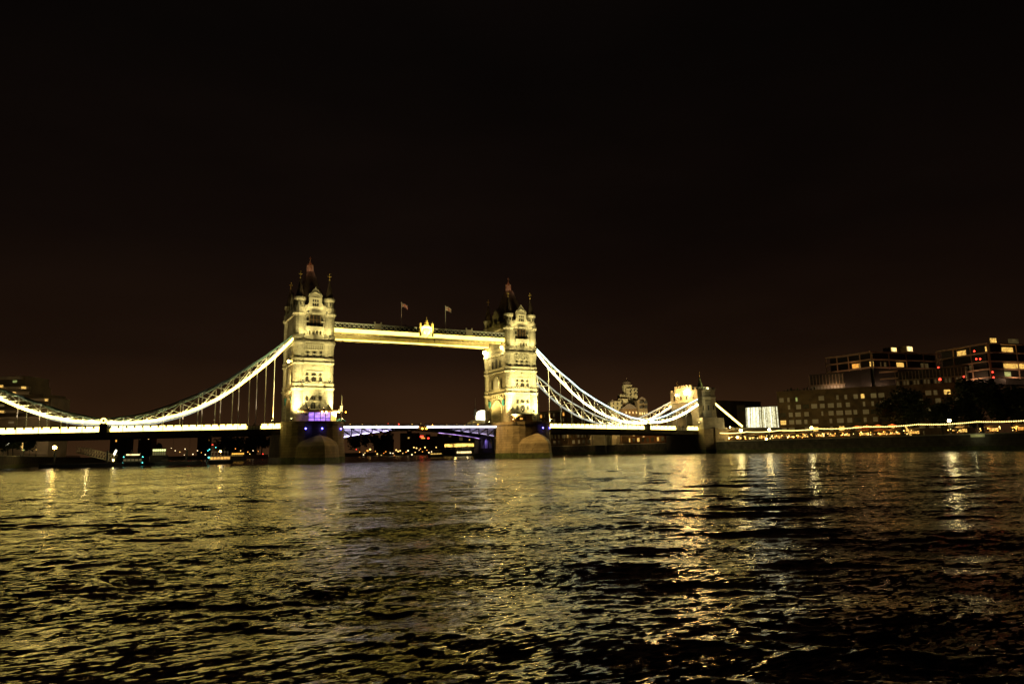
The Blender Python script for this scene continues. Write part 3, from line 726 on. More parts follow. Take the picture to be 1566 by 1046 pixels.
# ------------------------------------------------------------------ floodlights on the piers
def floodlight(loc, target, power, label, col=FLOOD, ang=70, size=.5, lens=None):
    loc = Vector(loc); t = thing('floodlight', label, 'floodlight', loc, 'tower floodlights')
    d = (Vector(target)-loc).normalized()
    b = MB(); b.bar(loc-d*.35, loc+d*.1, .7, .5); b.build('housing', MIRON, t)
    b = MB(); b.bar(loc+d*.1, loc+d*.14, .6, .42); b.build('lens', lens or G_LAMPW, t)
    b = MB(); b.bar(loc-Vector((0, 0, .9)), loc, .16)
    if loc.z > 40: b.bar(loc-Vector((0, 0, .8)), (loc.x, -10.7 if loc.x**2 > 400 else -9.4, loc.z-.8), .12)
    b.build('bracket', MIRON, t)
    spot(t, loc+d*.5, target, power, col, ang, .7, size)
    return t
LP = 1.75
for x, side, k in ((-41.15, 'left', .85), (41.15, 'right', 1.0)):
    for dx, nm in ((-8.4, 'left'), (8.4, 'right')):
        floodlight((x+dx, -18.2, 14.1), (x+dx*.2, -9.5, 36), 42000*LP*k, f'{nm} one of the pair of tall floodlights on the nose of the {side} pier', ang=105)
    for dx, nm in ((-2.6, 'left'), (2.6, 'right')):
        floodlight((x+dx, -15.2 if side == 'right' else -15.8, 17.9), (x+dx*.9, -10.6, 25), 800*LP*k, f'{nm} one of two lamps on the small roof at the foot of the {side} tower', ang=120)
    for dx, nm in ((-3.2, 'left'), (3.2, 'right')):  # added bracket lamps, made up to light turret tops and gable
        floodlight((x+dx, -14.6, 51.4), (x+dx*1.2, -10.2, 56.5), 800*LP*k, f'{nm} added bracket lamp under the gable of the {side} tower', ang=120)
    for dx, nm in ((-4.5, 'left'), (4.5, 'right')):  # more added bracket lamps, lifting the dimmer middle and upper faces
        floodlight((x+dx, -15.0, 27.4), (x+dx*.6, -10.6, 35), 1100*LP*k, f'{nm} added bracket lamp at mid height of the {side} tower', ang=125)
        floodlight((x+dx, -14.4, 43.2), (x+dx*.7, -10.6, 48.5), 1300*LP*k, f'{nm} added bracket lamp below the balcony of the {side} tower', ang=120)
# added lamps under the walkway, made up to wash both piers' inner shoulders
for sx_, tx, nm, pw in ((-2.6, -37, 'left', 13000), (4.0, 37, 'right', 80000)):
    floodlight((sx_, -9.9, 44.6), (tx, -20, 6), pw*LP, f'added lamp under the high walkway aimed down at the {nm} pier', (1, .60, .17), 46, lens=G_WIND)
# road faces: warm
floodlight((30.2, -2.5, 13.8), (35, 1, 32), 16000*LP, 'floodlight on the inner edge of the right pier aimed up its arched face', (1, .68, .18), 110)
floodlight((-54.5, -11.5, 13.9), (-47, -1, 34), 6500*LP, 'small amber floodlight at the outer edge of the left pier', (1, .55, .12), 90)
floodlight((54, -9.8, 13.9), (47, -1, 36), 3000*LP, 'small amber floodlight at the outer edge of the right pier', (1, .6, .16), 90)
# lamps under the walkway ends at the right tower
for y, lab, pw in ((-7.6, 'hot white lamp under the near walkway end on the right tower', 1300), (8.4, 'hot white lamp under the far walkway end on the right tower', 2600)):
    t = thing('tower_lamp', lab, 'lamp', (33.8, y, 43.4), 'lamps under the walkway ends')
    b = MB(); b.ball((33.6, y, 43.6), .55 if y < 0 else .75, 10); b.build('bulb', G_LAMP, t)
    b = MB(); b.bar((33.6, y, 44.2), (33.6, y, 45.4), .2); b.box(33.2, 34.0, y-.4, y+.4, 44.1, 44.3); b.build('bracket', MIRON, t)
    point(t, (33.0, y, 42.4), pw, (1, .78, .30), .4)
t = thing('tower_lamp', 'yellow lamp on the shaded left flank of the left tower beside the chain', 'lamp', (-48.6, -2.5, 34.4), 'lamps under the walkway ends')
b = MB(); b.ball((-48.7, -4.5, 35), .5, 8); b.build('bulb', G_LAMP, t); b = MB(); b.bar((-48.7, -4.5, 34.6), (-47.2, -4.5, 34.4), .2); b.build('bracket', MIRON, t)
point(t, (-49.2, -4.5, 35.2), 220, (1, .75, .2))
# blue marker lamps on the pier faces
for x, y, lab in ((-45.6, -21.45, 'left blue marker lamp on the front of the left pier'), (-40.4, -22.0, 'middle blue marker lamp on the front of the left pier'), (-33.2, -18.0, 'pale blue marker lamp at the right shoulder of the left pier'),
                  (43.6, -21.9, 'larger blue marker lamp on the front of the right pier'), (48.2, -19.2, 'blue marker lamp at the right shoulder of the right pier')):
    t = thing('marker_lamp', lab, 'lamp', (x, y, 10.6), 'blue marker lamps on the piers')
    b = MB(); b.ball((x, y-.15, 10.9), .3, 10); b.build('lens', G_BLUE, t); b = MB(); b.tube((x, y+.9, 10.9), (x, y+.05, 10.9), .42, .42, 10); b.build('housing', MIRON, t)
# glass visitor pavilion on the left pier, cabin on the right pier
t = thing('entrance_pavilion', 'canopied glass entrance pavilion glowing violet at the foot of the left tower', 'pavilion', (-40.6, -15, 12.6))
b = MB(); b.box(-47.2, -34.2, -17.6, -12.2, 16.6, 16.95); b.box(-47.6, -33.6, -17.9, -17.5, 16.85, 17.2); b.build('canopy', MBRICK, t)
b = MB(); b.box(-43.9, -36.6, -16.6, -16.4, 12.7, 16.5); b.build('glazing', G_PURPLE, t)
b = MB()
for u in (-43.9, -41.9, -39.9, -38.2, -36.5): b.bar((u, -16.75, 12.6), (u, -16.75, 16.6), .18)
b.bar((-43.9, -16.75, 14.6), (-36.5, -16.75, 14.6), .14); b.build('frame', MIRON, t)
b = MB(); b.box(-36.2, -34.6, -16.9, -15.4, 12.6, 16.6); b.build('lit_column', glow('amber_column', (1, .70, .12), 1.0, .2, 1), t)
for u in (-46, -39.6, -38.2, -34.0):
    b = MB(); b.ball((u, -18.0, 16.6), .2, 8); b.build('downlight', G_ORANGE if u < -45 or u > -35 else G_LAMP, t)
t = thing('pier_cabin', 'small flat roofed timber cabin at the foot of the right tower', 'cabin', (38.3, -14.5, 12.6))
b = MB(); b.box(34.6, 42.2, -16.4, -12.6, 12.6, 16.0); b.build('wall', MBRICK, t)
b = MB(); b.box(33.8, 42.8, -17.2, -12.2, 16.0, 16.4); b.build('roof', MIRON, t)
b = MB(); b.box(35.2, 39.4, -16.55, -16.4, 13.9, 15.4); b.build('window', MDARK, t)
b = MB(); b.box(36.6, 37.8, -16.6, -16.54, 14.3, 15.0); b.build('lit_pane', G_WINO, t)
# signal mast and lit dome
def mast(x, y, z, h, label):
    t = thing('signal_mast', label, 'mast', (x, y, z), 'signal masts on the piers')
    b = MB(); b.tube((x, y, z), (x, y, z+h), .22, .06, 8); b.build('pole', MPOST, t)
    b = MB(); b.bar((x-1.3, y, z+h*.42), (x+1.3, y, z+h*.42), .2); b.box(x-.6, x+.3, y-.4, y+.4, z+h*.42, z+h*.62); b.bar((x, y, z+h*.25), (x-1, y, z+h*.5), .15); b.build('signal_head', MPOST, t)
    b = MB(); b.ball((x+1.4, y-.2, z+h*.40), .22, 8); b.build('signal_lamp', G_ORANGE, t)
mast(-31.8, -13, 13.0, 9.6, 'slim signal mast with an orange lamp on the right edge of the left pier')
mast(33.6, 18.5, 12.6, 12.6, 'pale signal mast beside the glowing dome behind the right tower')
t = thing('pier_hut', 'low pitched roof hut at the right edge of the left pier', 'hut', (-33, -12, 12.6))
b = MB(); b.box(-34.2, -31.0, -15, -11.5, 12.6, 13.6); b.build('wall', MPIER, t)
b = MB(); b.prism([(-34.6, 13.6), (-30.7, 13.6), (-32.6, 14.6)], -15.3, -11.2, 'y'); b.build('roof', MTEAL, t)
t = thing('control_pavilion', 'glowing white domed pavilion behind the right tower', 'pavilion', (36.5, 19, 12.6))
b = MB(); b.box(33.4, 40, 16.5, 21.5, 12.6, 15.6); b.build('wall', MST, t)
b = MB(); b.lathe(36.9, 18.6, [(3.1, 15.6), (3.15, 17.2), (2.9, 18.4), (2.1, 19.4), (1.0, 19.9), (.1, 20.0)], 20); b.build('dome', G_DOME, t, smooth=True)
b = MB(); b.loft([[(29.6, 15.4, 13.6), (41.5, 15.4, 13.6), (41.5, 22.5, 13.6), (29.6, 22.5, 13.6)], [(33, 16.4, 15.7), (40.2, 16.4, 15.7), (40.2, 21.6, 15.7), (33, 21.6, 15.7)]]); b.build('roof', MCREAM, t)
# railing posts with little lights along the road, traffic glints
for k in range(13):
    x = -27.5+k*4.7+random.uniform(-1, 1)
    t = thing('railing_lamp', f'tiny road lamp above the bascule railing, {["leftmost","second from the left","third from the left","fourth from the left","fifth from the left","sixth from the left","middle one","sixth from the right","fifth from the right","fourth from the right","third from the right","second from the right","rightmost"][k]} of the row', 'lamp', (x, 6.6, 12.1), 'small road lamps on the bascules')
    zz = 13.0+random.random()*.7
    b = MB(); b.tube((x, 6.6, 12.1), (x, 6.6, zz), .07); b.build('post', MIRON, t)
    b = MB(); b.ball((x, 6.6, zz+.12), random.uniform(.13, .26), 8); b.build('bulb', G_RED if k in (4, 5) else (G_ORANGE if k % 4 == 0 else G_WINY), t)

# ------------------------------------------------------------------ south abutment
def abutment(sg, label, lit):
    t = thing('abutment_tower', label, 'tower', (sg*138, 0, -3), 'abutment gateway towers')
    X = lambda a, c: (min(sg*a, sg*c), max(sg*a, sg*c))
    def bx(mm, a, c, y0, y1, z0, z1): x0, x1 = X(a, c); mm.box(x0, x1, y0, y1, z0, z1)
    b = MB(); bx(b, 132.4, 147, -13.4, 13.4, 1.2, 10.4); bx(b, 138.4, 140.4, -13.9, -13.4, 1.2, 11); b.build('base', MPIER, t)
    b = MB(); bx(b, 132.0, 147.4, -14.2, 14.2, -3, 1.2); b.build('tide_band', MWET, t)
    b = MB(); bx(b, 132.8, 145.6, -12.6, -8.2, 10.4, 15.6); b.build('plinth', MS, t)
    b = MB(); bx(b, 132.8, 145.6, 8.2, 12.6, 10.4, 15.6); b.build('plinth', MS, t)
    for y in (-10.4, 10.4):
        b = MB(); b.lathe(sg*138.6, y, [(3.9, 15.6), (3.5, 16.4), (3.3, 24.0), (3.6, 24.5), (3.7, 25.2), (3.35, 25.4), (3.35, 27.6), (3.55, 27.7), (3.55, 28.3)], 8)
        for k in range(8):
            a = 2*math.pi*(k+.5)/8; b.box(sg*138.6+3.05*math.cos(a)-.5, sg*138.6+3.05*math.cos(a)+.5, y+3.05*math.sin(a)-.5, y+3.05*math.sin(a)+.5, 28.3, 29.3)
        tu = b.build('corner_turret', MS, t)
        b = MB()
        for k in range(8):
            a = 2*math.pi*k/8; b.box(sg*138.6+3.16*math.cos(a)-.22, sg*138.6+3.16*math.cos(a)+.22, y+3.16*math.sin(a)-.22, y+3.16*math.sin(a)+.22, 19, 21.2)
        b.build('turret_slit', MDARK, tu)
    ar = [(-5.0, 10.4), (-5.0, 16)]+[(-5.0*math.cos(a), 16+4.6*math.sin(a)) for a in np.linspace(.25, math.pi-.25, 9)]+[(5.0, 16), (5.0, 10.4)]
    b = MB(); x0, x1 = X(133.2, 143.5); b.prism([(9.5, 10.4), (9.5, 28.6), (-9.5, 28.6), (-9.5, 10.4)]+ar, x0, x1, 'x'); b.build('gateway_wall', MS, t)
    b = MB()
    bx(b, 132.9, 143.8, -6, 6, 28.6, 30.2)
    for k in range(6): bx(b, 132.8, 133.6, -5.8+k*2.1, -4.8+k*2.1, 30.2, 31.2); bx(b, 132.8, 133.6, -9+k*3.4, -8.2+k*3.4, 28.6, 29.6) if k in (0, 5) else None
    bx(b, 132.7, 144, -9.5, 9.5, 23.2, 23.9); b.build('parapet', MST, t)
    b = MB()
    for u in (-6.6, -2, 2, 6.6): b.prism([(u-.6, 24.6), (u+.6, 24.6), (u+.6, 26.6), (u, 27.2), (u-.6, 26.6)], sg*133.1, sg*133.3, 'x')
    b.build('pane', MDARK, t)
    b = MB(); b.lathe(sg*139.6, -4.4, [(2.9, 28.6), (1.9, 29.6), (1.1, 31.2), (.55, 33.2), (.2, 35.2)], 8); sp = b.build('spire', mat('verdigris_copper', (.30, .36, .16), .6, .2, 1), t)
    b = MB(); b.tube((sg*139.6, -4.4, 35.2), (sg*139.6, -4.4, 37.2), .12, .05); b.ball((sg*139.6, -4.4, 35.7), .3, 6); b.build('finial', MGOLD, sp)
    b = MB(); b.tube((sg*138.6, 10.4, 29), (sg*138.6, 10.4, 34.6), .12, .06); b.bar((sg*138.6-.5, 10.4, 33.4), (sg*138.6+.5, 10.4, 33.4), .3); b.ball((sg*138.6, 10.4, 32.6), .3, 6); b.build('finial', MGOLD, t)
    b = MB(); b.bar((sg*142.4, -9.4, 22.8), (sg*159.5, -9.4, 11.6), .7, .9); tie = b.build('backstay', MBLUE, t)
    b = MB(); b.bar((sg*142.4, -9.82, 22.8), (sg*159.5, -9.82, 11.6), .1, .95); b.build('light_strip', G_DECK, tie)
    return t
abutment(1, 'battlemented stone gateway tower at the right end of the bridge, lit by two hot lamps', True)
for x, y, z, r, pw, lab in ((131.9, -3.2, 27.6, 1.15, 3000, 'large dazzling lamp high on the right gateway tower'), (131.9, 3.6, 27.0, .5, 900, 'smaller bright lamp farther along the right gateway tower')):
    t = thing('gateway_lamp', lab, 'lamp', (x, y, z-1), 'lamps on the right gateway tower')
    b = MB(); b.ball((x, y, z), r, 12); b.build('bulb', glow('gateway_lamp_glass', (1, .60, .18), 85), t)
    b = MB(); b.bar((x, y, z-r), (x+1.2, y, z-1.6), .2); b.build('bracket', MIRON, t)
    point(t, (x-3.2, y, z-.5), pw*1.5, (1, .56, .17), .4)
floodlight((131.0, -11.9, 13.2), (134.5, -6, 26), 1500, 'floodlight at the parapet end before the right gateway tower', (1, .72, .25), 110)
floodlight((150.5, -11.0, 11.2), (142, -11, 20), 260, 'dim floodlight behind the right gateway tower', (1, .66, .25), 100)
fq = floodlight((144.5, -7.5, 29.0), (139.8, -4.4, 31.4), 1800, 'small lamp lighting the green spire of the right gateway tower', (1, .9, .4), 100)
b = MB(); b.bar((144.5, -7.5, 28.2), (143.0, -7.5, 28.0), .2); b.build('arm', MIRON, fq)
t = thing('approach_viaduct', 'masonry approach road rising behind the right gateway tower', 'viaduct', (180, 0, 4.5))
b = MB(); b.box(147, 330, -8.6, 8.6, 4.4, 9.9); b.build('wall', MBRICK, t); b = MB(); b.box(147, 330, -8.9, -8.5, 9.9, 11.2); b.box(147, 330, 8.5, 8.9, 9.9, 11.2); b.build('parapet', MST, t)

# ------------------------------------------------------------------ trees
def tree(name, label, base, h, rad, nleaf, size, group=None, seed=1, squash=.8, m=MLEAF, trunkh=None):
    rn = random.Random(seed); base = Vector(base)
    t = thing(name, label, 'tree', base, group)
    th = trunkh or h*.4
    b = MB(); top = base+Vector((rn.uniform(-.5, .5), rn.uniform(-.5, .5), th))
    b.tube(base-Vector((0, 0, .3)), top, h*.03, h*.02, 8)
    clumps = []
    cen = base+Vector((0, 0, h-rad*squash))
    for k in range(16):
        d = Vector((rn.gauss(0, 1), rn.gauss(0, 1), rn.gauss(0, .9))).normalized()*rad*rn.uniform(.35, .82); d.z *= squash
        c = cen+d; clumps.append((c, rad*rn.uniform(.26, .46)))
        if k < 9: b.tube(top-Vector((0, 0, rn.uniform(0, th*.3))), c, h*.012, h*.004, 5)
    b.build('trunk', MBARK, t)
    L = MB(); n = nleaf
    for _ in range(n):
        c, r = clumps[rn.randrange(len(clumps))]
        d = Vector((rn.gauss(0, 1), rn.gauss(0, 1), rn.gauss(0, 1))).normalized()*r*(rn.random()**.45)
        p = c+d; a = Vector((rn.gauss(0, 1), rn.gauss(0, 1), rn.gauss(0, 1))).normalized()
        u = a.cross(Vector((.3, .2, 1))).normalized()*size*rn.uniform(.6, 1.3); v = a.cross(u).normalized()*size*rn.uniform(.4, .9)
        L.add([p-u, p-v*.6, p+u, p+v], [(0, 1, 2, 3)])
    L.build('crown', m, t, fix=False)
    return t
def on(px, py, t, z):                    # point below a pixel's sight line, set on level z
    p = at(px, py, t); return (p.x, p.y, z)
tree('plane_tree', 'broad dark tree before the apartment block, left of the two big crowns', on(1378, 630, 262, QZ), 17.0, 10.8, 5200, .62, 'dark trees on the promenade', 11, .62)
tree('plane_tree', 'tall dark tree spreading before the right apartment block', on(1498, 620, 262, QZ), 21.0, 12.6, 6000, .68, 'dark trees on the promenade', 12, .72)
tree('plane_tree', 'dark tree at the right edge of the photo under the lit terraces', on(1572, 620, 250, QZ), 19.5, 10.0, 5000, .66, 'dark trees on the promenade', 13, .8)
tree('plane_tree', 'low dark tree filling the gap between the two big crowns', on(1440, 640, 270, QZ), 12.5, 7.0, 3000, .55, 'dark trees on the promenade', 14, .6)
for k, (px, t_, h, r, lab) in enumerate(((14, 262, 9.0, 5.0, 'shadowy tree under the left span at the photo edge'), (50, 285, 10.0, 5.5, 'shadowy tree under the left span beside the lamp column'),
                                        (90, 300, 9.5, 5.0, 'shadowy tree under the left span by the bright quay lamp'), (140, 330, 11, 6, 'shadowy tree under the left span behind the gangway'))):
    p = at(px, 680, t_); tree('quay_tree', lab, (min(p.x, -141), p.y+8, 4), h, r, 1500, .5, 'trees on the left quay', 30+k, .7)
for k, (px, h, r, lab) in enumerate(((238, 17, 8, 'small distant tree right of the lit shelter'), (362, 26, 20, 'distant dark tree hump left of the lit tower block'), (400, 28, 20, 'distant dark tree hump beside the left pier'),
                                   (345, 22, 16, 'distant dark tree hump between the two lit tower blocks'), (550, 24, 17, 'distant dark tree hump seen just right of the left pier'), (585, 26, 18, 'distant dark tree hump under the left bascule'), (420, 22, 15, 'distant dark tree hump tucked against the left pier'))):
    p = at(px, 690, 880); tree('far_tree', lab, (p.x, p.y, 4), h, r, 900, 1.8, 'distant trees on the far bank', 50+k, .6)

# ------------------------------------------------------------------ buildings
def oblong(name, label, A, B, depth, z0, z1, wallm, rows, lit, group=None, gap=.25, wh=1.9, z_first=None, fh=3.3, seed=1, roofm=None, cat='building', ncol=None, density=.85, dimm=None):
    """block whose front runs A->B (left to right as seen), set back by depth"""
    rn = random.Random(seed)
    a, c = Vector((A[0], A[1], 0)), Vector((B[0], B[1], 0)); d = (c-a); L = d.length; d.normalize()
    n = Vector((d.y, -d.x, 0))
    if n.dot(Vector((CAM.x, CAM.y, 0))-a) < 0: n = -n
    t = thing(name, label, cat, ((a.x+c.x)/2, (a.y+c.y)/2, z0), group)
    P = lambda u, o, z: (a+d*u+n*o).to_tuple()[:2]+(z,)
    def blk(mm, u0, u1, o0, o1, za, zb): mm.hexa([P(u0, o0, za), P(u1, o0, za), P(u1, o1, za), P(u0, o1, za)], [P(u0, o0, zb), P(u1, o0, zb), P(u1, o1, zb), P(u0, o1, zb)])
    b = MB(); blk(b, 0, L, -depth, 0, z0, z1); b.build('wall', wallm, t)
    b = MB(); blk(b, -.2, L+.2, -depth-.2, .25, z1, z1+.4); b.build('roof', roofm or wallm, t)
    nc = ncol or max(1, int(L/3.4)); w = L/nc
    zf = z_first if z_first is not None else z0+1.2
    cnt = 0
    for r in range(rows):
        if zf+r*fh+wh > z1: break
        b = MB(); blk(b, 0, L, 0, .18, zf+r*fh-.55, zf+r*fh-.3); b.build('sill_band', wallm, t)
        for k in range(nc):
            if rn.random() > density or cnt >= 95: continue
            q = rn.random(); mm = dimm or MTEALGLASS
            for pr_, g in lit:
                if q < pr_: mm = g; break
                q -= pr_
            b = MB(); u0 = k*w+w*gap/2+rn.uniform(0, .22)*w*(mm is not MTEALGLASS); u1 = (k+1)*w-w*gap/2-(rn.choice((0, 0, .1, .35))*w if mm is not MTEALGLASS else 0)
            blk(b, u0, u1, -.05, .06, zf+r*fh, zf+r*fh+wh); b.build('window', mm, t); cnt += 1
    return t, P, blk, L
def lp(px, py, t): p = at(px, py, t); return (p.x, p.y)
# riverside apartment complex, right
A, B = lp(1191, 640, 340), lp(1345, 640, 318)
ap, P, blk, L = oblong('apartment_block', 'six storey dark apartment block with rows of dim windows beside the white lit hall', A, B, 20, QZ, 27.6, MCONC, 6, [(.035, G_WINY), (.80, G_WIND), (.015, G_WING)], 'riverside apartment blocks', .22, 2.0, 8.6, 3.55, 5)
b = MB()
for k in range(10): blk(b, 3+k*1.5, 3.6+k*1.5, -3, -1, 28.0, 28.0+.5+(k*7 % 5)*.25)
b.build('roof_planting', MLEAF, ap)
A2, B2 = lp(1345, 640, 318.5), lp(1490, 640, 300)
oblong('apartment_block', 'long dark apartment wing half hidden behind the two big trees', A2, B2, 20, QZ, 27.4, MCONC, 6, [(.04, G_WINY), (.7, G_WIND), (.02, G_WING)], 'riverside apartment blocks', .2, 2.0, 8.6, 3.55, 6)
A3, B3 = lp(1240, 600, 352), lp(1322, 600, 340)
pt, P, blk, L = oblong('penthouse', 'mullioned glass penthouse set back on the left apartment roof', A3, B3, 12, 26.0, 36.4, MTEALGLASS, 1, [], 'riverside apartment blocks', .2, 2, 40)
b = MB(); 
for k in range(17): blk(b, k*L/16-.12, k*L/16+.12, 0, .25, 27, 36.4)
blk(b, 0, L, 0, .3, 31.2, 31.6); b.build('mullion', MCREAM, pt)
b = MB()
for k in range(16): blk(b, k*L/16+.25, (k+1)*L/16-.25, .02, .12, 28.0, 31.0)
b.build('lower_glazing', G_WIND, pt)
def terraces(name, label, pts, levels, depth, postn, lit, seed):
    """stacked open terraces: thin slabs on slim posts, recessed dark glass behind"""
    rn = random.Random(seed); pts = [Vector((*p, 0)) for p in pts]
    cen = sum(pts, Vector())/len(pts)
    t = thing(name, label, 'building', (cen.x, cen.y, levels[0]), 'riverside apartment blocks')
    seg = []
    for a, c in zip(pts, pts[1:]):
        d = (c-a).normalized(); n = Vector((d.y, -d.x, 0))
        if n.dot(Vector((CAM.x, CAM.y, 0))-a) < 0: n = -n
        seg.append((a, c, d, n))
    def blk(mm, s, u0, u1, o0, o1, za, zb):
        a, c, d, n = s; P = lambda u, o, z: (a+d*u+n*o).to_tuple()[:2]+(z,)
        mm.hexa([P(u0, o0, za), P(u1, o0, za), P(u1, o1, za), P(u0, o1, za)], [P(u0, o0, zb), P(u1, o0, zb), P(u1, o1, zb), P(u0, o1, zb)])
    for z in levels:
        b = MB()
        for i, s in enumerate(seg): blk(b, s, -.003*i, (s[1]-s[0]).length, -depth, 0, z-.55+.004*i, z+.004*i)
        b.build('terrace_slab', MSLAB, t)
    b = MB()
    for s in seg: blk(b, s, 1, (s[1]-s[0]).length-1, -depth+.5, -2.2, 26.5, levels[-1]-.6)
    b.build('glass_wall', MDARK, t)
    for s in seg:
        L = (s[1]-s[0]).length
        for k in range(postn+1):
            u = L*k/postn; b = MB(); blk(b, s, u-.2, u+.2, -.5, -.15, levels[0]-1, levels[-1]-.56); b.build('post', MSLAB, t)
    for i, s in enumerate(seg):
        for k in range(2):
            L = (s[1]-s[0]).length; p = s[0]+s[2]*L*(.25+.5*k)+s[3]*3.0; p.z = 28.6
            b = MB(); b.box(p.x-.3, p.x+.3, p.y-.3, p.y+.3, 27.9, 28.5); b.bar((p.x, p.y, 28), p-s[3]*5-Vector((0, 0, .4)), .15); b.build('added_uplight', MIRON, t)
            point(t, p+Vector((0, 0, .4)), TERR, (1, .55, .3), .3)  # added lamp, made up so the terrace slabs show
    for (i, u0, u1, lev, g) in lit:
        s = seg[i]; L = (s[1]-s[0]).length; z = levels[lev]
        b = MB(); blk(b, s, L*u0, L*u1, -2.25, -2.1, z+.3, z+2.4); b.build('window', g, t)
    return t
TERR = 480
MSLAB = mat('terrace_slab', (.55, .38, .26), .8, .15, .5)
w1 = [lp(1263, 560, 352), lp(1334, 560, 330), lp(1440, 560, 345)]
def zat(px, py, t): return at(px, py, t).z
z1, z2, z3 = zat(1263, 569, 352), zat(1263, 557.5, 352), zat(1263, 547, 352)
tt = terraces('terrace_block', 'stack of three open terraces with slim posts on the left apartment roof', w1, [z1, z2, z3], 9, 4,
         [(0, .52, .66, 0, G_WINO), (0, .68, .78, 0, G_WINY), (0, .80, .97, 0, G_WINY), (1, .02, .10, 0, G_WINY), (1, .14, .18, 0, G_WIND), (1, .22, .25, 0, G_WIND), (1, .40, .50, 0, G_WINY), (1, .75, .86, 0, G_WIND)], 3)
p = thing('roof_pavilion', 'brightly lit rooftop room above the left terraces', 'building', (*lp(1365, 537, 340), z3))
a, c = at(1357, 542, 338), at(1373, 542, 338); b = MB(); b.box(a.x, c.x, a.y-2, a.y+2, z3+.1, z3+2.6); b.build('wall', MCONC, p)
b = MB(); b.box(a.x+.3, c.x-.3, a.y-2.08, a.y-1.98, z3+.5, z3+2.3); b.build('window', glow('roof_room_light', (1, .68, .22), 1.8, .5, .8), p)
p = thing('roof_pavilion', 'second lit rooftop room, farther right above the left terraces', 'building', (*lp(1388, 537, 340), z3))
a, c = at(1381, 542, 338), at(1398, 542, 338); b = MB(); b.box(a.x, c.x, a.y-2, a.y+2, z3+.1, z3+3.0); b.build('wall', MCONC, p)
b = MB(); b.box(a.x+.3, c.x-.3, a.y-2.08, a.y-1.98, z3+.5, z3+2.7); b.build('window', glow('roof_room_light', (1, .72, .28), 1.6, .5, .8), p)
w2 = [lp(1431, 540, 330), lp(1512, 540, 304), lp(1640, 540, 320)]
y1, y2, y3 = zat(1431, 554, 330), zat(1431, 543.5, 330), zat(1431, 533, 330)
terraces('terrace_block', 'taller stack of open terraces at the right edge with yellow lit rooms', w2, [y1-9.5, y1-5.9, y1-2.6, y2-1.9, y3-1.2], 9, 3,
         [(0, .35, .52, 3, G_WINY), (1, .02, .05, 3, G_WINY), (1, .1, .34, 3, G_WINY), (1, .09, .16, 4, G_WINY), (1, .2, .50, 1, G_WINY), (1, .06, .28, 0, G_WING), (0, .1, .45, 1, G_WIND), (0, .55, .85, 1, G_WIND), (0, .3, .4, 0, G_WINO), (1, .3, .42, 4, G_WIND)], 4)
# red lamps on that block
for k, (px, py, lab) in enumerate(((1490, 537, 'red lamp on the top terrace of the right apartment stack'), (1493, 549, 'left red lamp on the second terrace of the right stack'), (1499, 549, 'right red lamp on the second terrace of the right stack'),
                                   (1435, 562, 'small red lamp between the two terrace stacks'), (1437.5, 580, 'brighter red lamp low between the two terrace stacks'), (1474, 576, 'faint red lamp above the tall tree'), (1518, 569, 'red lamp near the corner of the right terrace stack'), (1519.5, 577, 'lower red lamp near the corner of the right terrace stack'))):
    q = at(px, py, 296); t = thing('warning_lamp', lab, 'lamp', q, 'red lamps on the apartment terraces')
    b = MB(); b.ball(q, .5 if k == 4 else .33, 8); b.build('lens', G_RED, t); b = MB(); b.bar(q, q+Vector((.77, .63, 0))*9, .12); b.build('bracket', MIRON, t)
A4, B4 = lp(1372, 600, 326), lp(1480, 600, 308)
pt, P, blk, L = oblong('penthouse', 'mullioned glass storey below the right terraces, set back on the roof behind the wide tree', A4, B4, 10, 26.6, 34.6, MTEALGLASS, 1, [], 'riverside apartment blocks', .2, 2, 40)
for k in range(21): b = MB(); blk(b, k*L/20-.12, k*L/20+.12, 0, .25, 27.2, 34.6); b.build('mullion', MCREAM, pt)
b = MB(); blk(b, 0, L, 0, .35, 30.6, 31.0); b.build('transom', MCREAM, pt)
for k in range(20):
    if k % 3 != 1: b = MB(); blk(b, k*L/20+.3, (k+1)*L/20-.3, .02, .12, 27.6, 30.4); b.build('window', G_WIND, pt)
for k, z in enumerate((31.2, 34.4)):
    b = MB(); a, c = at(1348, 600, 322), at(1376, 600, 317); b.hexa([(a.x, a.y, z), (c.x, c.y, z), (c.x+4, c.y+3, z), (a.x+4, a.y+3, z)], [(a.x, a.y, z+.4), (c.x, c.y, z+.4), (c.x+4, c.y+3, z+.4), (a.x+4, a.y+3, z+.4)]); b.build('balcony', MSLAB, pt)
# white glowing hall with light curtains
A, B = lp(1142, 650, 400), lp(1191, 650, 392)
t = thing('lit_hall', 'low hall behind the viaduct glowing with white curtains of light', 'hall', ((A[0]+B[0])/2, (A[1]+B[1])/2, QZ))
zt = zat(1165, 622, 396); zb = 9.0
d = Vector((B[0]-A[0], B[1]-A[1], 0)); L = d.length; d.normalize(); nn = Vector((d.y, -d.x, 0))
if nn.dot(Vector((CAM.x-A[0], CAM.y-A[1], 0))) < 0: nn = -nn
def HP(u, o, z): q = Vector((*A, 0))+d*u+nn*o; return (q.x, q.y, z)
b = MB(); b.hexa([HP(0, -8, QZ), HP(L, -8, QZ), HP(L, 0, QZ), HP(0, 0, QZ)], [HP(0, -8, zt), HP(L, -8, zt), HP(L, 0, zt), HP(0, 0, zt)]); b.build('wall', MCREAM, t)
HALLS = [glow('light_curtain_soft', (1, .92, .52), .45, .6, 1.2), glow('light_curtain_mid', (1, .94, .58), .95, .5, 1.2), glow('light_curtain_bright', (1, .96, .66), 1.7, .4, 1.2), G_HALL]
rn = random.Random(4); u = 0; k = 0
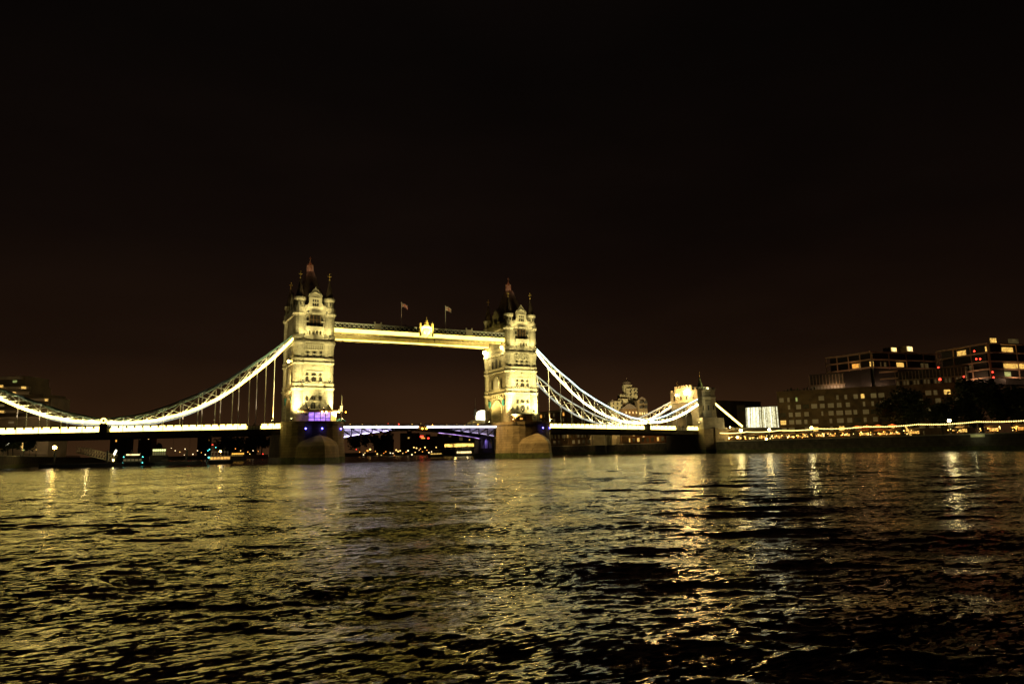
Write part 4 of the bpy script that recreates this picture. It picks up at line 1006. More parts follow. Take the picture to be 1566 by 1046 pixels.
while u < L-.1:
    w = rn.uniform(.28, .72); e = min(L, u+w*.9); lo = zb+rn.uniform(-.6, 1.6)
    if rn.random() < .93:
        b = MB(); b.hexa([HP(u-.4+.8*u/L, .55, lo), HP(e-.4+.8*u/L, .55, lo), HP(e-.4+.8*u/L, .65, lo), HP(u-.4+.8*u/L, .65, lo)], [HP(u, .12, zt-rn.uniform(0, .25)), HP(e, .12, zt-.1), HP(e, .22, zt-.1), HP(u, .22, zt-.1)]); b.build('light_curtain', rn.choice(HALLS), t)
    u += w
for uu, zz in ((.55, .25), (.68, .1), (.8, .35)):
    b = MB(); b.hexa([HP(L*uu, .6, zb), HP(L*uu+.9, .6, zb), HP(L*uu+.9, .75, zb), HP(L*uu, .75, zb)], [HP(L*uu+.1, .4, zb+5*zz+2), HP(L*uu+.7, .4, zb+5*zz+2), HP(L*uu+.7, .55, zb+5*zz+2), HP(L*uu+.1, .55, zb+5*zz+2)]); b.build('dark_fold', MIRON, t)
A, B = lp(1128, 640, 405), lp(1141, 640, 402)
oblong('annexe', 'small flat building with a lit corner window left of the white hall', A, B, 8, QZ, zat(1130, 620, 404), MCONC, 3, [(.5, G_WINY)], None, .2, 2.0, zat(1130, 629, 404), 5, 3, ncol=2)
A, B = lp(1104, 640, 420), lp(1165, 640, 440)
oblong('dark_block', 'unlit low block behind the white hall and backstay', A, B, 10, QZ, zat(1130, 614, 430), MCONC, 2, [], None, ncol=8)

# warehouses beyond the right side span
wh1, P, blk, L = oblong('warehouse', 'long brown riverside warehouse with arched lit ground floor under the right side span', (140.5, 175), (140.5, 62), 16, QZ, 27, MBRICK, 6, [(.10, G_WINO), (.30, G_WIND), (.06, G_WINY)], 'riverside warehouses', .5, 2.1, 6.0, 3.5, 21, ncol=20, density=.8)
b = MB(); blk(b, 0, L, .02, .5, 12.6, 13.1); blk(b, 0, L, .02, .4, 26.2, 27.0); b.build('cornice', MCREAM, wh1)
for k in range(26): b = MB(); blk(b, L*k/26+.3, L*k/26+.8, .02, .7, 9.6, 12.6); b.build('pilaster', MCREAM, wh1)
oblong('warehouse', 'orange lit brick warehouse end under the right side span near the gateway', (140.5, 60), (140.5, 24), 14, QZ, 15.5, mat('orange_brick', (.34, .13, .04), .9, .3, .5, courses=.4), 3, [(.35, G_WINY), (.2, G_WINO)], 'riverside warehouses', .45, 2.0, 5.8, 3.2, 22, ncol=9)
for k, y in enumerate((34, 58, 84, 112, 146)):  # added lamps, made up to brighten the warehouse fronts
    t = thing('street_lamp', f'added quay lamp before the warehouses under the right span, {["nearest the gateway","second from the gateway","third from the gateway","fourth from the gateway","nearest the right pier"][k]}', 'street lamp', (135.2, y, QZ), 'added quay lamps under the right span')
    b = MB(); b.tube((137.2, y, QZ), (137.2, y, 8.4), .09, .07, 6); b.bar((137.2, y, 8.3), (135.4, y, 8.5), .1); b.build('post', MPOST, t)
    b = MB(); b.ball((135.2, y, 8.3), .16, 8); b.build('globe', G_WINY, t); point(t, (134.6, y, 8.2), 260, (1, .62, .2), .3)
# brewhouse
t = thing('brewhouse', 'pale stepped brewhouse with a square tower and cupola beyond the right chain', 'building', (160, 62, QZ))
def BB(name, m, px0, px1, pyt, td, pyb=None, dep=12, zb=QZ):
    a, c = at(px0, 650, td), at(px1, 650, td); zt = zat((px0+px1)/2, pyt, td)
    z0 = zb if pyb is None else zat((px0+px1)/2, pyb, td)
    d = Vector((c.x-a.x, c.y-a.y, 0)); n = Vector((-d.y, d.x, 0)).normalized()*dep
    b = MB(); b.hexa([(a.x, a.y, z0), (c.x, c.y, z0), (c.x+n.x, c.y+n.y, z0), (a.x+n.x, a.y+n.y, z0)], [(a.x, a.y, zt), (c.x, c.y, zt), (c.x+n.x, c.y+n.y, zt), (a.x+n.x, a.y+n.y, zt)])
    return b.build(name, m, t), a, c, n, zt
def gabled(mroof, a, c, n, zt, rise):
    mid = (a+c)/2; b = MB()
    b.add([(a.x, a.y, zt), (c.x, c.y, zt), (mid.x, mid.y, zt+rise), (a.x+n.x, a.y+n.y, zt), (c.x+n.x, c.y+n.y, zt), (mid.x+n.x, mid.y+n.y, zt+rise)],
          [(0, 1, 2), (3, 5, 4), (0, 2, 5, 3), (1, 4, 5, 2), (0, 3, 4, 1)]); return b.build('roof', mroof, t)
def panes(px0, px1, rows, cols, py0, py1, td, m=MDARK, f=.45):
    for r in range(rows):
        for k in range(cols):
            xa = px0+(px1-px0)*(k+.5-f/2)/cols; xb = px0+(px1-px0)*(k+.5+f/2)/cols
            ya = py0+(py1-py0)*(r+.2)/rows; yb = py0+(py1-py0)*(r+.75)/rows
            q0, q1 = at(xa, ya, td-.12), at(xb, ya, td-.12); za, zb_ = q0.z, zat(xa, yb, td-.12)
            n = Vector((-(q1.y-q0.y), q1.x-q0.x, 0)).normalized()*.1
            b = MB(); b.hexa([(q0.x, q0.y, zb_), (q1.x, q1.y, zb_), (q1.x+n.x, q1.y+n.y, zb_), (q0.x+n.x, q0.y+n.y, zb_)], [(q0.x, q0.y, za), (q1.x, q1.y, za), (q1.x+n.x, q1.y+n.y, za), (q0.x+n.x, q0.y+n.y, za)]); b.build('window', m, t)
o, a, c, n, zt = BB('tower', MCREAM, 956.5, 969.5, 587.5, 400, dep=6)
mid = (a+c)/2+n/2
b = MB(); b.lathe(mid.x, mid.y, [(2.9, zt), (2.9, zt+.5), (2.5, zt+.7), (2.5, zt+1.6), (2.2, zt+2.0), (1.4, zt+2.5), (.2, zt+2.7), (.1, zt+4.5)], 12); b.build('cupola', MSLATE, o)
BB('wing', MCREAM, 968, 977.3, 592.5, 396, dep=10); panes(968, 977, 2, 2, 594, 606, 396)
BB('wing', MCREAM, 960, 968.5, 593, 397, dep=8); panes(960, 968, 3, 1, 596, 613, 397, f=.3)
BB('wing', MCREAM, 950, 962, 602, 398, dep=10); panes(950, 960, 1, 4, 602, 606, 398)
o, a, c, n, zt = BB('wing', MCREAM, 946.5, 962, 609.5, 393, dep=10); 
BB('wing', MCREAM, 935, 953, 613, 390, dep=14); panes(935, 953, 2, 3, 614.5, 627, 390, f=.3)
o, a, c, n, zt = BB('wing', MCREAM, 935, 941, 614.5, 389, dep=9); gabled(MSLATE, a, c, n, zt, 1.4)
o, a, c, n, zt = BB('wing', MBRICK, 950, 978, 625, 384, dep=12); gabled(MSLATE, a, c, n, zt, 3.2); panes(955, 976, 1, 4, 628, 634, 384, G_WINO, .4)
o, a, c, n, zt = BB('wing', MCONC, 976.5, 991.5, 611.5, 380, dep=12); gabled(MSLATE, a, c, n, zt, 1.9); panes(977, 991, 2, 2, 611.5, 626.5, 380, MDARK, .75); panes(977, 991, 1, 4, 629, 636, 380, G_WINY, .6)
BB('wing', MCREAM, 906, 936, 646, 395, dep=12)
fl = floodlight((*lp(925, 640, 330), 9.0), (*lp(958, 610, 392), 30), 160000, 'floodlight on the far quay aimed at the pale brewhouse', (1, .80, .35), 40)
b = MB(); q = worigin(fl); b.tube((q.x, q.y, QZ-4), (q.x, q.y, 8.4), .15); b.build('post', MPOST, fl)

# left bank hotel and far tower blocks
A, B = lp(-60, 640, 372), lp(75, 640, 384)
t = thing('stepped_hotel', 'dark stepped concrete hotel with a few yellow windows behind the left chain', 'building', (A[0], A[1], 4))
def blkpx(name, m, px0, px1, pyt, td, dep, z0=4, par=t):
    a, c = at(px0, 650, td), at(px1, 650, td); zt = zat((px0+px1)/2, pyt, td); d = Vector((c.x-a.x, c.y-a.y, 0)); n = Vector((-d.y, d.x, 0)).normalized()*dep
    b = MB(); b.hexa([(a.x, a.y, z0), (c.x, c.y, z0), (c.x+n.x, c.y+n.y, z0), (a.x+n.x, a.y+n.y, z0)], [(a.x, a.y, zt), (c.x, c.y, zt), (c.x+n.x, c.y+n.y, zt), (a.x+n.x, a.y+n.y, zt)]); return b.build(name, m, par)
MHOT = mat('hotel_concrete', (.6, .5, .36), .9, .2, .2)
blkpx('wing', MHOT, -60, 33, 574.5, 384, 20); blkpx('wing', MHOT, -60, 44, 590, 380, 16); blkpx('wing', MHOT, 30, 62, 602, 378, 20); blkpx('wing', MHOT, 40, 76, 608, 376, 16)
for k, (px0, px1, py) in enumerate(((-40, 32, 580), (-40, 43, 596), (-40, 44, 604), (36, 74, 613), (36, 74, 622), (-40, 40, 632), (-40, 60, 642))):
    q0, q1 = at(px0, py, 371.5), at(px1, py, 371.5); n = Vector((0, 3, 0)); b = MB()
    b.hexa([(q0.x, q0.y, q0.z), (q1.x, q1.y, q0.z), (q1.x, q1.y+5, q0.z), (q0.x, q0.y+5, q0.z)], [(q0.x, q0.y, q0.z+1.2), (q1.x, q1.y, q0.z+1.2), (q1.x, q1.y+5, q0.z+1.2), (q0.x, q0.y+5, q0.z+1.2)]); b.build('balcony_band', MHOT, t)
for px, py, w, g in ((22.5, 583.2, 6, G_WING), (36.5, 592.7, 8, G_WINY), (2, 590.5, 5, G_WINY), (21.5, 601, 5, G_WINY), (71, 611.5, 5, G_WINY), (2, 620, 8, G_WIND), (3, 629.5, 8, G_WINY), (17, 646, 8, G_WIND), (13, 601, 3, G_WIND), (1, 598, 3, G_WIND)):
    q0, q1 = at(px-w/2, py, 370.8), at(px+w/2, py, 370.8); b = MB(); b.box(q0.x, q1.x, q0.y-.1, q0.y+.1, q0.z-.6, q0.z+.6); b.build('window', g, t)
def farblock(label, px0, px1, pyt, td, wins, seed, group='distant tower blocks'):
    mm = MFAR; a = at(px0, 650, td); c = at(px1, 650, td); zt = zat((px0+px1)/2, pyt, td)
    t = thing('tower_block', label, 'building', ((a.x+c.x)/2, (a.y+c.y)/2, 4), group); blkpx('wall', mm, px0, px1, pyt, td, 12, 4, t)
    for px, py, w, h, g in wins:
        q0, q1 = at(px-w/2, py, td-2.5), at(px+w/2, py, td-2.5); s = td/FPX; b = MB(); d = Vector((q1.x-q0.x, q1.y-q0.y, 0)); n = Vector((-d.y, d.x, 0)).normalized()*.5
        z0, z1 = q0.z-h*s/2, q0.z+h*s/2
        b.hexa([(q0.x, q0.y, z0), (q1.x, q1.y, z0), (q1.x+n.x, q1.y+n.y, z0), (q0.x+n.x, q0.y+n.y, z0)], [(q0.x, q0.y, z1), (q1.x, q1.y, z1), (q1.x+n.x, q1.y+n.y, z1), (q0.x+n.x, q0.y+n.y, z1)]); b.build('window', g, t)
    b = MB(); q = at((px0+px1)/2, pyt, td+5); b.box(q.x-2.5, q.x+2.5, q.y-2, q.y+2, zt-1, zt+2.5); b.build('plant_room', mm, t)
    return t
MFAR = mat('far_block_wall', (.09, .07, .05), .9, .3, .1)
G_FARW = glow('far_window', (1, .62, .2), 1.6)
farblock('distant tower block with scattered yellow windows left of the white boat', 303, 320, 664, 1150, [(312, 667, 3, 2, G_FARW), (311, 672, 4, 2.5, G_FARW), (311, 679, 4, 3, G_FARW), (305, 668, 1.5, 1.5, G_WIND), (305, 673, 1.5, 1.5, G_WIND), (319, 668, 1.5, 1.5, G_FARW), (319, 673, 1.5, 1.5, G_WINO), (318, 679, 3, 1.5, G_WINO), (312, 684, 2, 1.5, G_WIND)], 1)
farblock('distant tower block with one bright stair column in the middle of the left span', 339, 352, 668, 1180, [(349.5, 676, 3, 13, G_FARW), (344, 672.5, 3, 2, G_FARW), (344, 678, 2.5, 2, G_FARW), (344, 682, 2.5, 2, G_FARW), (340, 672.5, 1, 1, G_WIND)], 2)
farblock('distant tower block with a tall bright stair column nearest the left pier', 376, 390, 669, 1160, [(384, 677, 2.6, 15, G_FARW), (380, 671, 4, 2, G_FARW), (388, 677, 1, 14, G_WIND), (379, 682, 3, 2.5, G_FARW), (376.5, 683, 1.5, 1.5, G_WINO)], 3)
farblock('dim distant block with orange windows behind the gangway', 170, 196, 671, 700, [(177.5, 674, 2, 3, G_WINO), (190, 679, 7, 2, G_WIND), (176, 686, 5, 2, G_WINO)], 4)
farblock('dark narrow block behind the lit floating shelter', 213, 233, 668, 800, [(214, 671.5, 2, 2, G_WIND), (214, 678, 2, 2, G_WIND), (227, 671, 1.5, 1.5, G_FARW)], 5)
farblock('tall dark block with scattered lit windows under the bascule meeting point', 612, 640, 662, 900, [(616, 675, 1.5, 3, G_WINY), (625, 669.5, 2, 2, G_WINY), (631.5, 672.5, 2.5, 2.5, G_FARW), (624, 674, 1.5, 1.5, G_WIND), (626, 677, 1.5, 2.5, G_WINY), (624, 682, 2, 2, G_WIND), (634, 683, 3, 2, G_WINY), (637, 685, 3, 2, G_WINO)], 6)
farblock('dark block with a red sign light right of the bascule meeting point', 641, 668, 667, 880, [(645, 667.5, 5, 2.5, G_RED), (647, 670, 6, 1.8, G_WINO), (655, 670, 3, 1.5, G_RED)], 7)
farblock('amber floodlit narrow building left of the bright quay canopy', 669, 677, 667, 760, [(674, 676, 3, 16, G_WINO)], 8)
farblock('dim brown riverside building behind the bright quay canopy', 678, 735, 664, 780, [(688, 667, 4, 2, G_WIND), (718, 672.5, 2, 2, G_WINY), (705, 671, 5, 5, G_WIND)], 9)
farblock('low dark block with three lit windows under the left bascule', 572, 600, 672, 900, [(576.7, 678.5, 2, 3.5, G_FARW), (582.5, 676, 4, 2.5, G_FARW), (589.5, 681, 2, 2.5, G_FARW), (593.5, 683.5, 1.5, 1.5, G_WIND)], 10)

# ------------------------------------------------------------------ lamps along the banks
def lamp(px, py, td, r, label, g, group, zb=QZ, pw=0, col=(1, .8, .4)):
    q = at(px, py, td); t = thing('street_lamp', label, 'street lamp', (q.x, q.y, zb), group)
    b = MB(); b.tube((q.x, q.y, zb), (q.x, q.y, q.z-r*.8), .1+r*.05, .07+r*.05, 8); b.lathe(q.x, q.y, [(.3+r*.1, zb), (.3+r*.1, zb+.5), (.12, zb+.9)], 8); b.build('post', MPOST, t)
    b = MB(); b.ball(q, r, 10); b.build('globe', g, t)
    b = MB(); b.lathe(q.x, q.y, [(r*.8, q.z+r*.75), (r*.5, q.z+r*1.15), (.05, q.z+r*1.4)], 8); b.build('cap', MIRON, t)
    if pw: point(t, (q.x-1.5*r-.3, q.y, q.z), pw, col, r)
    return t
PL = 'promenade lamps on the right bank'
lamp(1103, 660.5, 332, .55, 'bright promenade lamp right beside the gateway tower base', G_LAMP, PL, QZ, 500)
lamp(1133, 658, 322, .6, 'bright promenade lamp where the backstay meets the viaduct', G_LAMPW, PL, QZ, 500)
lamp(1176.5, 657, 308, .55, 'bright promenade lamp below the white glowing hall', G_LAMPW, PL, QZ, 400)
lamp(1241, 654, 287, .5, 'bright promenade lamp before the six storey apartment block', G_LAMPW, PL, QZ, 400)
lamp(1451.5, 643, 231, .5, 'brightest promenade lamp, between the two big trees', G_LAMPW, PL, QZ, 500)
for k, (px, py, td, r, lab) in enumerate(((1113, 670, 328, .7, 'low lamp glowing at the foot of the gateway tower'), (1127.5, 668.5, 324, .5, 'low lamp just left of the second promenade lamp'), (1172, 671, 306, .5, 'left one of three low lamps on the wall below the white hall'),
                                         (1187, 670.5, 302, .55, 'middle one of three low lamps on the wall below the white hall'), (1205, 669.5, 296, .5, 'right one of three low lamps on the wall below the white hall'))):
    lamp(px, py, td, r, lab, G_LAMP, 'low lamps along the promenade wall', QZ, 150)
lamp(83.5, 684, 285, .75, 'bright orange lamp on the left quay under the span', G_LAMP, 'lamps on the left quay', 4, 300)
lamp(47, 674, 342, .3, 'added lamp beneath the stepped hotel, just under the left span', G_WINY, 'lamps on the left quay', 4, 5200, (1, .7, .35))  # added lamp, made up to brighten the hotel front
lamp(36, 688, 290, .35, 'small greenish lamp on the left quay by the trees', G_WING, 'lamps on the left quay', 4)
lamp(55.5, 687.5, 300, .25, 'faint white lamp on the left quay beyond the trees', G_WINY, 'lamps on the left quay', 4)
lamp(33, 683, 285, .3, 'upper lamp of a dim pair by the left quay trees', G_WINY, 'lamps on the left quay', 4)
FB = 'distant lamps on the far bank'
spec = [(268, 689, 'white', 1.1), (262, 685, 'white', .8), (283, 686.5, 'white', 1.2), (302, 689, 'white', 1.2), (295, 694.5, 'white', 1.4), (314, 695, 'white', 1.2), (282, 695.5, 'white', 1.0), (320.5, 687, 'green', 1.2), (318, 689, 'green', .8),
        (387, 689, 'white', 1.0), (402, 694, 'red', .9), (411, 697, 'white', .8), (266, 666.5, 'red', 1.6), (291, 666.5, 'bright red', 2.2), (325, 680, 'red', 1.2), (330, 684, 'green', 1.0),
        (545, 687, 'red', .9), (556, 695, 'white', 1.4), (562, 689, 'orange', 2.0), (566, 687, 'yellow', 2.2), (577, 694, 'yellow', 1.5), (597, 692.5, 'white', 1.3), (601, 693, 'white', 1.2), (606, 688, 'yellow', 1.8), (609, 690, 'yellow', 1.8), (612, 689, 'yellow', 1.5), (624, 689, 'white', 1.8), (630, 695, 'white', 1.5),
        (633, 684, 'yellow', 1.5), (637, 685, 'yellow', 1.6), (650, 684, 'yellow', 1.6), (643, 686, 'orange', 1.2), (656, 692, 'white', 1.6), (660, 690.5, 'white', 1.2), (667, 684, 'yellow', 1.3), (673, 686, 'yellow', 1.6), (680, 685.5, 'yellow', 1.5), (646, 690.5, 'orange', 1.1), (641, 688, 'white', .9), (587, 693, 'orange', .8), (550, 691, 'orange', 1.1), (558, 692.5, 'yellow', .9), (574, 690, 'orange', .9), (583, 696, 'yellow', .8), (590, 690.5, 'orange', 1.0), (603, 696, 'orange', .9), (616, 693, 'yellow', .9), (621, 691, 'orange', 1.2), (635, 691.5, 'yellow', 1.0), (653, 688, 'orange', 1.0), (663, 694, 'yellow', .9), (671, 691, 'orange', 1.0), (246, 698, 'orange', .8), (275, 691, 'yellow', .9), (289, 698, 'orange', .8), (308, 692, 'orange', .9), (360, 686, 'orange', 1.0), (368, 689, 'yellow', .9), (379, 691, 'orange', 1.2), (382, 694, 'yellow', 1.0), (395, 690, 'orange', .8), (572, 697, 'pale', .8), (593, 697.5, 'pale', .8)]
gm = {'white': glow('far_lamp_white', (1, .72, .36), 2.6), 'green': G_CYANL, 'red': G_RED, 'bright red': glow('bright_red_lamp', (1, .10, .06), 5), 'orange': glow('far_lamp_orange', (1, .34, .05), 2.5), 'yellow': glow('far_lamp_yellow', (1, .6, .16), 2.8), 'pale': G_WIND}
near = ['left of the white boat', 'above the white boat', 'right of the white boat', 'just right of the left pier', 'under the left bascule', 'under the bascule meeting point', 'left of the bright quay canopy', 'beside the lit far canopy']
def where(px):
    if px < 318: return 'left of the white boat'
    if px < 360: return 'above the white boat'
    if px < 430: return 'between the boat and the left pier'
    if px < 580: return 'just right of the left pier'
    if px < 622: return 'under the left bascule'
    if px < 648: return 'under the meeting bascules'
    return 'left of the bright quay canopy'
cnt = {}
ords = ['first', 'second', 'third', 'fourth', 'fifth', 'sixth', 'seventh', 'eighth', 'ninth', 'tenth', 'eleventh']
tot = {}
for px, py, c, r in sorted(spec): tot[(c, where(px))] = tot.get((c, where(px)), 0)+1
for px, py, c, r in sorted(spec):
    key = (c, where(px)); i = cnt[key] = cnt.get(key, 0)+1
    lab = f'distant {c} lamp {where(px)}' if tot[key] == 1 else f'distant {c} lamp {where(px)}, {ords[i-1]} from the left there'
    lamp(px, py, 820, r*.5, lab, gm[c], FB, 3)

# ------------------------------------------------------------------ festoon lights on the promenade
XS = 138.6
ys = [-17, -33, -51, -70, -90, -110, -129, -149, -172]
bulb = MB(); bulb.ball((0, 0, 0), .19, 6); bm_ = None
pn = ['beside the gateway tower', 'below the white hall', 'before the white hall corner', 'before the left apartment bay', 'before the middle apartment bays', 'left of the wide tree', 'under the wide tree', 'between the big trees', 'at the right photo edge']
for k, y in enumerate(ys):
    t = thing('festoon_post', f'slim festoon post on the promenade {pn[k]}', 'post', (XS, y, QZ), 'festoon posts')
    b = MB(); b.tube((XS, y, QZ), (XS, y, 8.75), .1, .07, 6); b.build('shaft', MPOST, t); b = MB(); b.ball((XS, y, 8.9), .28, 8); b.build('cap_ball', MIRON, t)
for k, (a, c) in enumerate(zip(ys, ys[1:])):
    t = thing('festoon_string', f'string of warm bulbs along the promenade starting {pn[k]}', 'string lights', (XS-.12, (a+c)/2, 8.4), 'strings of promenade bulbs')
    n = 30; b = MB(); pts = []
    for i in range(n+1):
        u = i/n; pts.append(Vector((XS-.12, a+(c-a)*u, 8.6-.35*4*u*(1-u))))
    for p, q in zip(pts, pts[1:]): b.bar(p, q, .05)
    b.build('cable', MIRON, t)
    for i, p in enumerate(pts[:-1]):
        if bm_ is None:
            o = bulb.build('bulb', G_FEST, origin=(0, 0, 0)); bm_ = o.data
        else:
            o = bpy.data.objects.new('bulb', bm_); COL.objects.link(o)
        o.parent = t; o.location = p-Vector((0, 0, .12))-t.location
# ------------------------------------------------------------------ stalls, parasols, people on the promenade
rn = random.Random(9)
def stall(y, label, g, w=3.2, xo=3.5, h=2.6):
    x = 138+xo; t = thing('market_stall', label, 'stall', (x, y, QZ), 'lit stalls on the promenade')
    b = MB(); b.hexa([(x-1.5, y-w/2, QZ+h-.3), (x-1.5, y+w/2, QZ+h-.3), (x+1.3, y+w/2, QZ+h), (x+1.3, y-w/2, QZ+h)], [(x-1.5, y-w/2, QZ+h-.15), (x-1.5, y+w/2, QZ+h-.15), (x+1.3, y+w/2, QZ+h+.5), (x+1.3, y-w/2, QZ+h+.5)]); b.build('canopy', MCLOTH, t)
    b = MB(); b.box(x-1.0, x-.4, y-w/2+.1, y+w/2-.1, QZ, QZ+1.0); b.build('counter', MBRICK, t)
    for s in (-1, 1):
        for xx, hh in ((x-1.4, h-.3), (x+1.2, h)): b = MB(); b.bar((xx, y+s*(w/2-.1), QZ), (xx, y+s*(w/2-.1), QZ+hh), .09); b.build('post', MIRON, t)
    b = MB(); b.box(x+1.0, x+1.15, y-w/2+.2, y+w/2-.2, QZ+.9, QZ+1.5+rn.random()*.6); b.build('lit_back', g, t)
    if int(y) % 2: point(t, (x-2.2, y, QZ+2.0), 70, (1, .5, .12), .3)
    for _ in range(11):
        b = MB(); b.ball((x-1.7+rn.uniform(-.3, 1.2), y+rn.uniform(-3.2, 3.2), QZ+rn.uniform(.9, h-.4)), rn.uniform(.08, .22), 6); b.build('bulb', rn.choice((G_FEST, G_STALL, G_WINO, G_STALL, G_FEST)), t)
st = [-24, -30.5, -38, -46, -53, -60, -66.5, -73, -79.5, -86.5, -93, -99, -105.5, -122, -131, -140]
nm = ['beside the gateway tower foot', 'just right of the gateway tower', 'below the left end of the white hall', 'below the right end of the white hall', 'at the left corner of the apartments', 'before the left apartment bay', 'below the second apartment bay', 'below the third apartment bay', 'left of the red parasols', 'behind the red parasols', 'right of the red parasols', 'by the slanting white pole', 'under the wide tree', 'between the big trees', 'right of the brightest lamp', 'at the right photo edge']
for k, (y, n_) in enumerate(zip(st, nm)):
    stall(y, f'small lit promenade stall {n_}', (G_BOOTH, G_WINY, G_BOOTH, G_WINO)[k % 4], rn.uniform(2.6, 4.2), rn.uniform(2.6, 4.5))
for k, (y, lab) in enumerate(((-83, 'left glowing red parasol over the promenade'), (-87, 'second glowing red parasol from the left'), (-91.5, 'third glowing red parasol from the left'), (-97, 'rightmost glowing red parasol over the promenade'))):
    x = 143.5; t = thing('parasol', lab, 'parasol', (x, y, QZ), 'red parasols'); b = MB(); b.tube((x, y, QZ), (x, y, 8.9), .06); b.build('pole', MPOST, t)
    b = MB(); b.lathe(x, y, [(1.9, 8.2), (1.92, 8.35), (1.0, 8.8), (.06, 9.15)], 8); b.build('canopy', glow('red_lit_canopy', (1, .16, .02), 1.1, .6, 1), t)  # red light on the parasol cloth, put in as emission
def person(x, y, label, m, lean=0):
    t = thing('person', label, 'person', (x, y, QZ), 'people along the promenade rail')
    b = MB()
    for s in (-1, 1): b.tube((x, y+s*.1, QZ), (x, y+s*.09, QZ+.85), .07, .1, 8)
    b.lathe(x, y, [(.15, QZ+.8), (.19, QZ+1.0), (.17, QZ+1.15), (.22, QZ+1.38), (.10, QZ+1.48), (.06, QZ+1.52), (.07, QZ+1.56), (.105, QZ+1.66), (.095, QZ+1.74), (.02, QZ+1.79)], 10)
    for s in (-1, 1): b.tube((x, y+s*.22, QZ+1.38), (x-.05, y+s*.27, QZ+1.08), .055, .045, 6); b.tube((x-.05, y+s*.27, QZ+1.08), (x-.25, y+s*.22, QZ+.95), .045, .035, 6)
    b.build('body', m, t, smooth=True)
MCL = [mat('dark_clothes', (.04, .04, .05), .9), mat('pale_clothes', (.5, .45, .38), .9), mat('red_clothes', (.35, .06, .04), .9)]
for k in range(14):
    y = -28-k*6.3+rn.uniform(-1, 1)
    person(139.6+rn.uniform(0, .5), y, f'person in {["dark","pale","red"][k%3]} clothes at the promenade rail, {["nearest the gateway tower","second from the gateway tower","third from the gateway tower","fourth from the gateway tower","fifth from the gateway tower","sixth from the gateway tower","seventh from the gateway tower","seventh from the right","sixth from the right","fifth from the right","fourth from the right","third from the right","second from the right","rightmost of the row"][k]}', MCL[k % 3])
t = thing('slanted_banner', 'slanting white lit pole on the promenade right of the red parasols', 'banner', (139.5, -107, QZ)); b = MB(); b.bar((139.6, -106.2, QZ+.3), (139.6, -104.6, QZ+3.6), .4); b.build('pole', G_WINY, t); b = MB(); b.box(139.3, 139.9, -106.6, -105.8, QZ, QZ+.3); b.build('foot', MIRON, t)
t = thing('wall_sign', 'pale blank rectangular panel fixed to the river wall at right', 'sign', (136.7, -129.5, QZ-1)); b = MB(); b.box(136.70, 136.85, -131.9, -127.6, QZ-.75, QZ+.05); b.build('panel', mat('pale_panel', (.8, .8, .45), .6), t); b = MB(); b.box(136.65, 136.75, -132.0, -127.5, QZ+.05, QZ+.12); b.build('frame', MIRON, t)
point(t, (134.5, -129.8, QZ), 55, (1, .95, .5), .2)

# ------------------------------------------------------------------ left bank craft
def on_water(px, py, td): p = at(px, py, td); return p.x, p.y
t = thing('gangway', 'sloping truss gangway leading down to the left landing stage', 'gangway', at(118, 688, 262), None)
g0, g1 = at(117, 692, 262), at(174, 706, 250); h0 = 2.3
b = MB()
for s in (0, 1.8):
    off = Vector((.55, .85, 0))*s; n = 14
    for k in range(n):
        p, q = g0+(g1-g0)*k/n+off, g0+(g1-g0)*(k+1)/n+off
        if k > 1: b.bar(p+Vector((0, 0, h0)), q+Vector((0, 0, h0)), .14)
        b.bar(p, q, .18); b.bar(p, p+Vector((0, 0, h0)), .12); b.bar(p, q+Vector((0, 0, h0)), .09)
b.build('truss', MCREAM, t)
b = MB(); b.hexa([g0, g1, g1+Vector((1, 1.5, 0)), g0+Vector((1, 1.5, 0))], [g0+Vector((0, 0, .12)), g1+Vector((0, 0, .12)), g1+Vector((1, 1.5, .12)), g0+Vector((1, 1.5, .12))]); b.build('walkway', MPOST, t)
point(t, (g0+g1)/2+Vector((-2, -6, 2.5)), 380, (1, .75, .3), .3)
b = MB(); b.ball(g1+Vector((-.2, -.3, .6)), .22, 8); b.build('lamp', G_LAMPW, t)
def pontoon(px0, px1, td, label, z=.9):
    a, c = at(px0, 700, td), at(px1, 700, td); t = thing('pontoon', label, 'pontoon', ((a.x+c.x)/2, (a.y+c.y)/2, WZ), 'dark pontoons on the left')
    b = MB(); b.hexa([(a.x, a.y, WZ-.6), (c.x, c.y, WZ-.6), (c.x+2.5, c.y+5, WZ-.6), (a.x+2.5, a.y+5, WZ-.6)], [(a.x, a.y, z), (c.x, c.y, z), (c.x+2.5, c.y+5, z), (a.x+2.5, a.y+5, z)]); b.build('float', MHULL, t)
    b = MB()
    for k in range(12):
        p = a+(c-a)*k/11; b.bar((p.x, p.y, z), (p.x, p.y, z+1.1), .09)
    b.bar((a.x, a.y, z+1.1), (c.x, c.y, z+1.1), .08); b.build('railing', MIRON, t)
    b = MB()
    for k in (0, 1):
        p = a+(c-a)*(.15+.7*k)+Vector((1, 2, 0)); b.tube((p.x, p.y, WZ-2), (p.x, p.y, 5.2), .35, .35, 10)
    b.build('mooring_pile', MIRON, t)
pontoon(60, 176, 246, 'dark landing pontoon with piles under the foot of the gangway')
pontoon(178, 300, 268, 'dark pontoon on which the lit floating shelter and left boat lie')
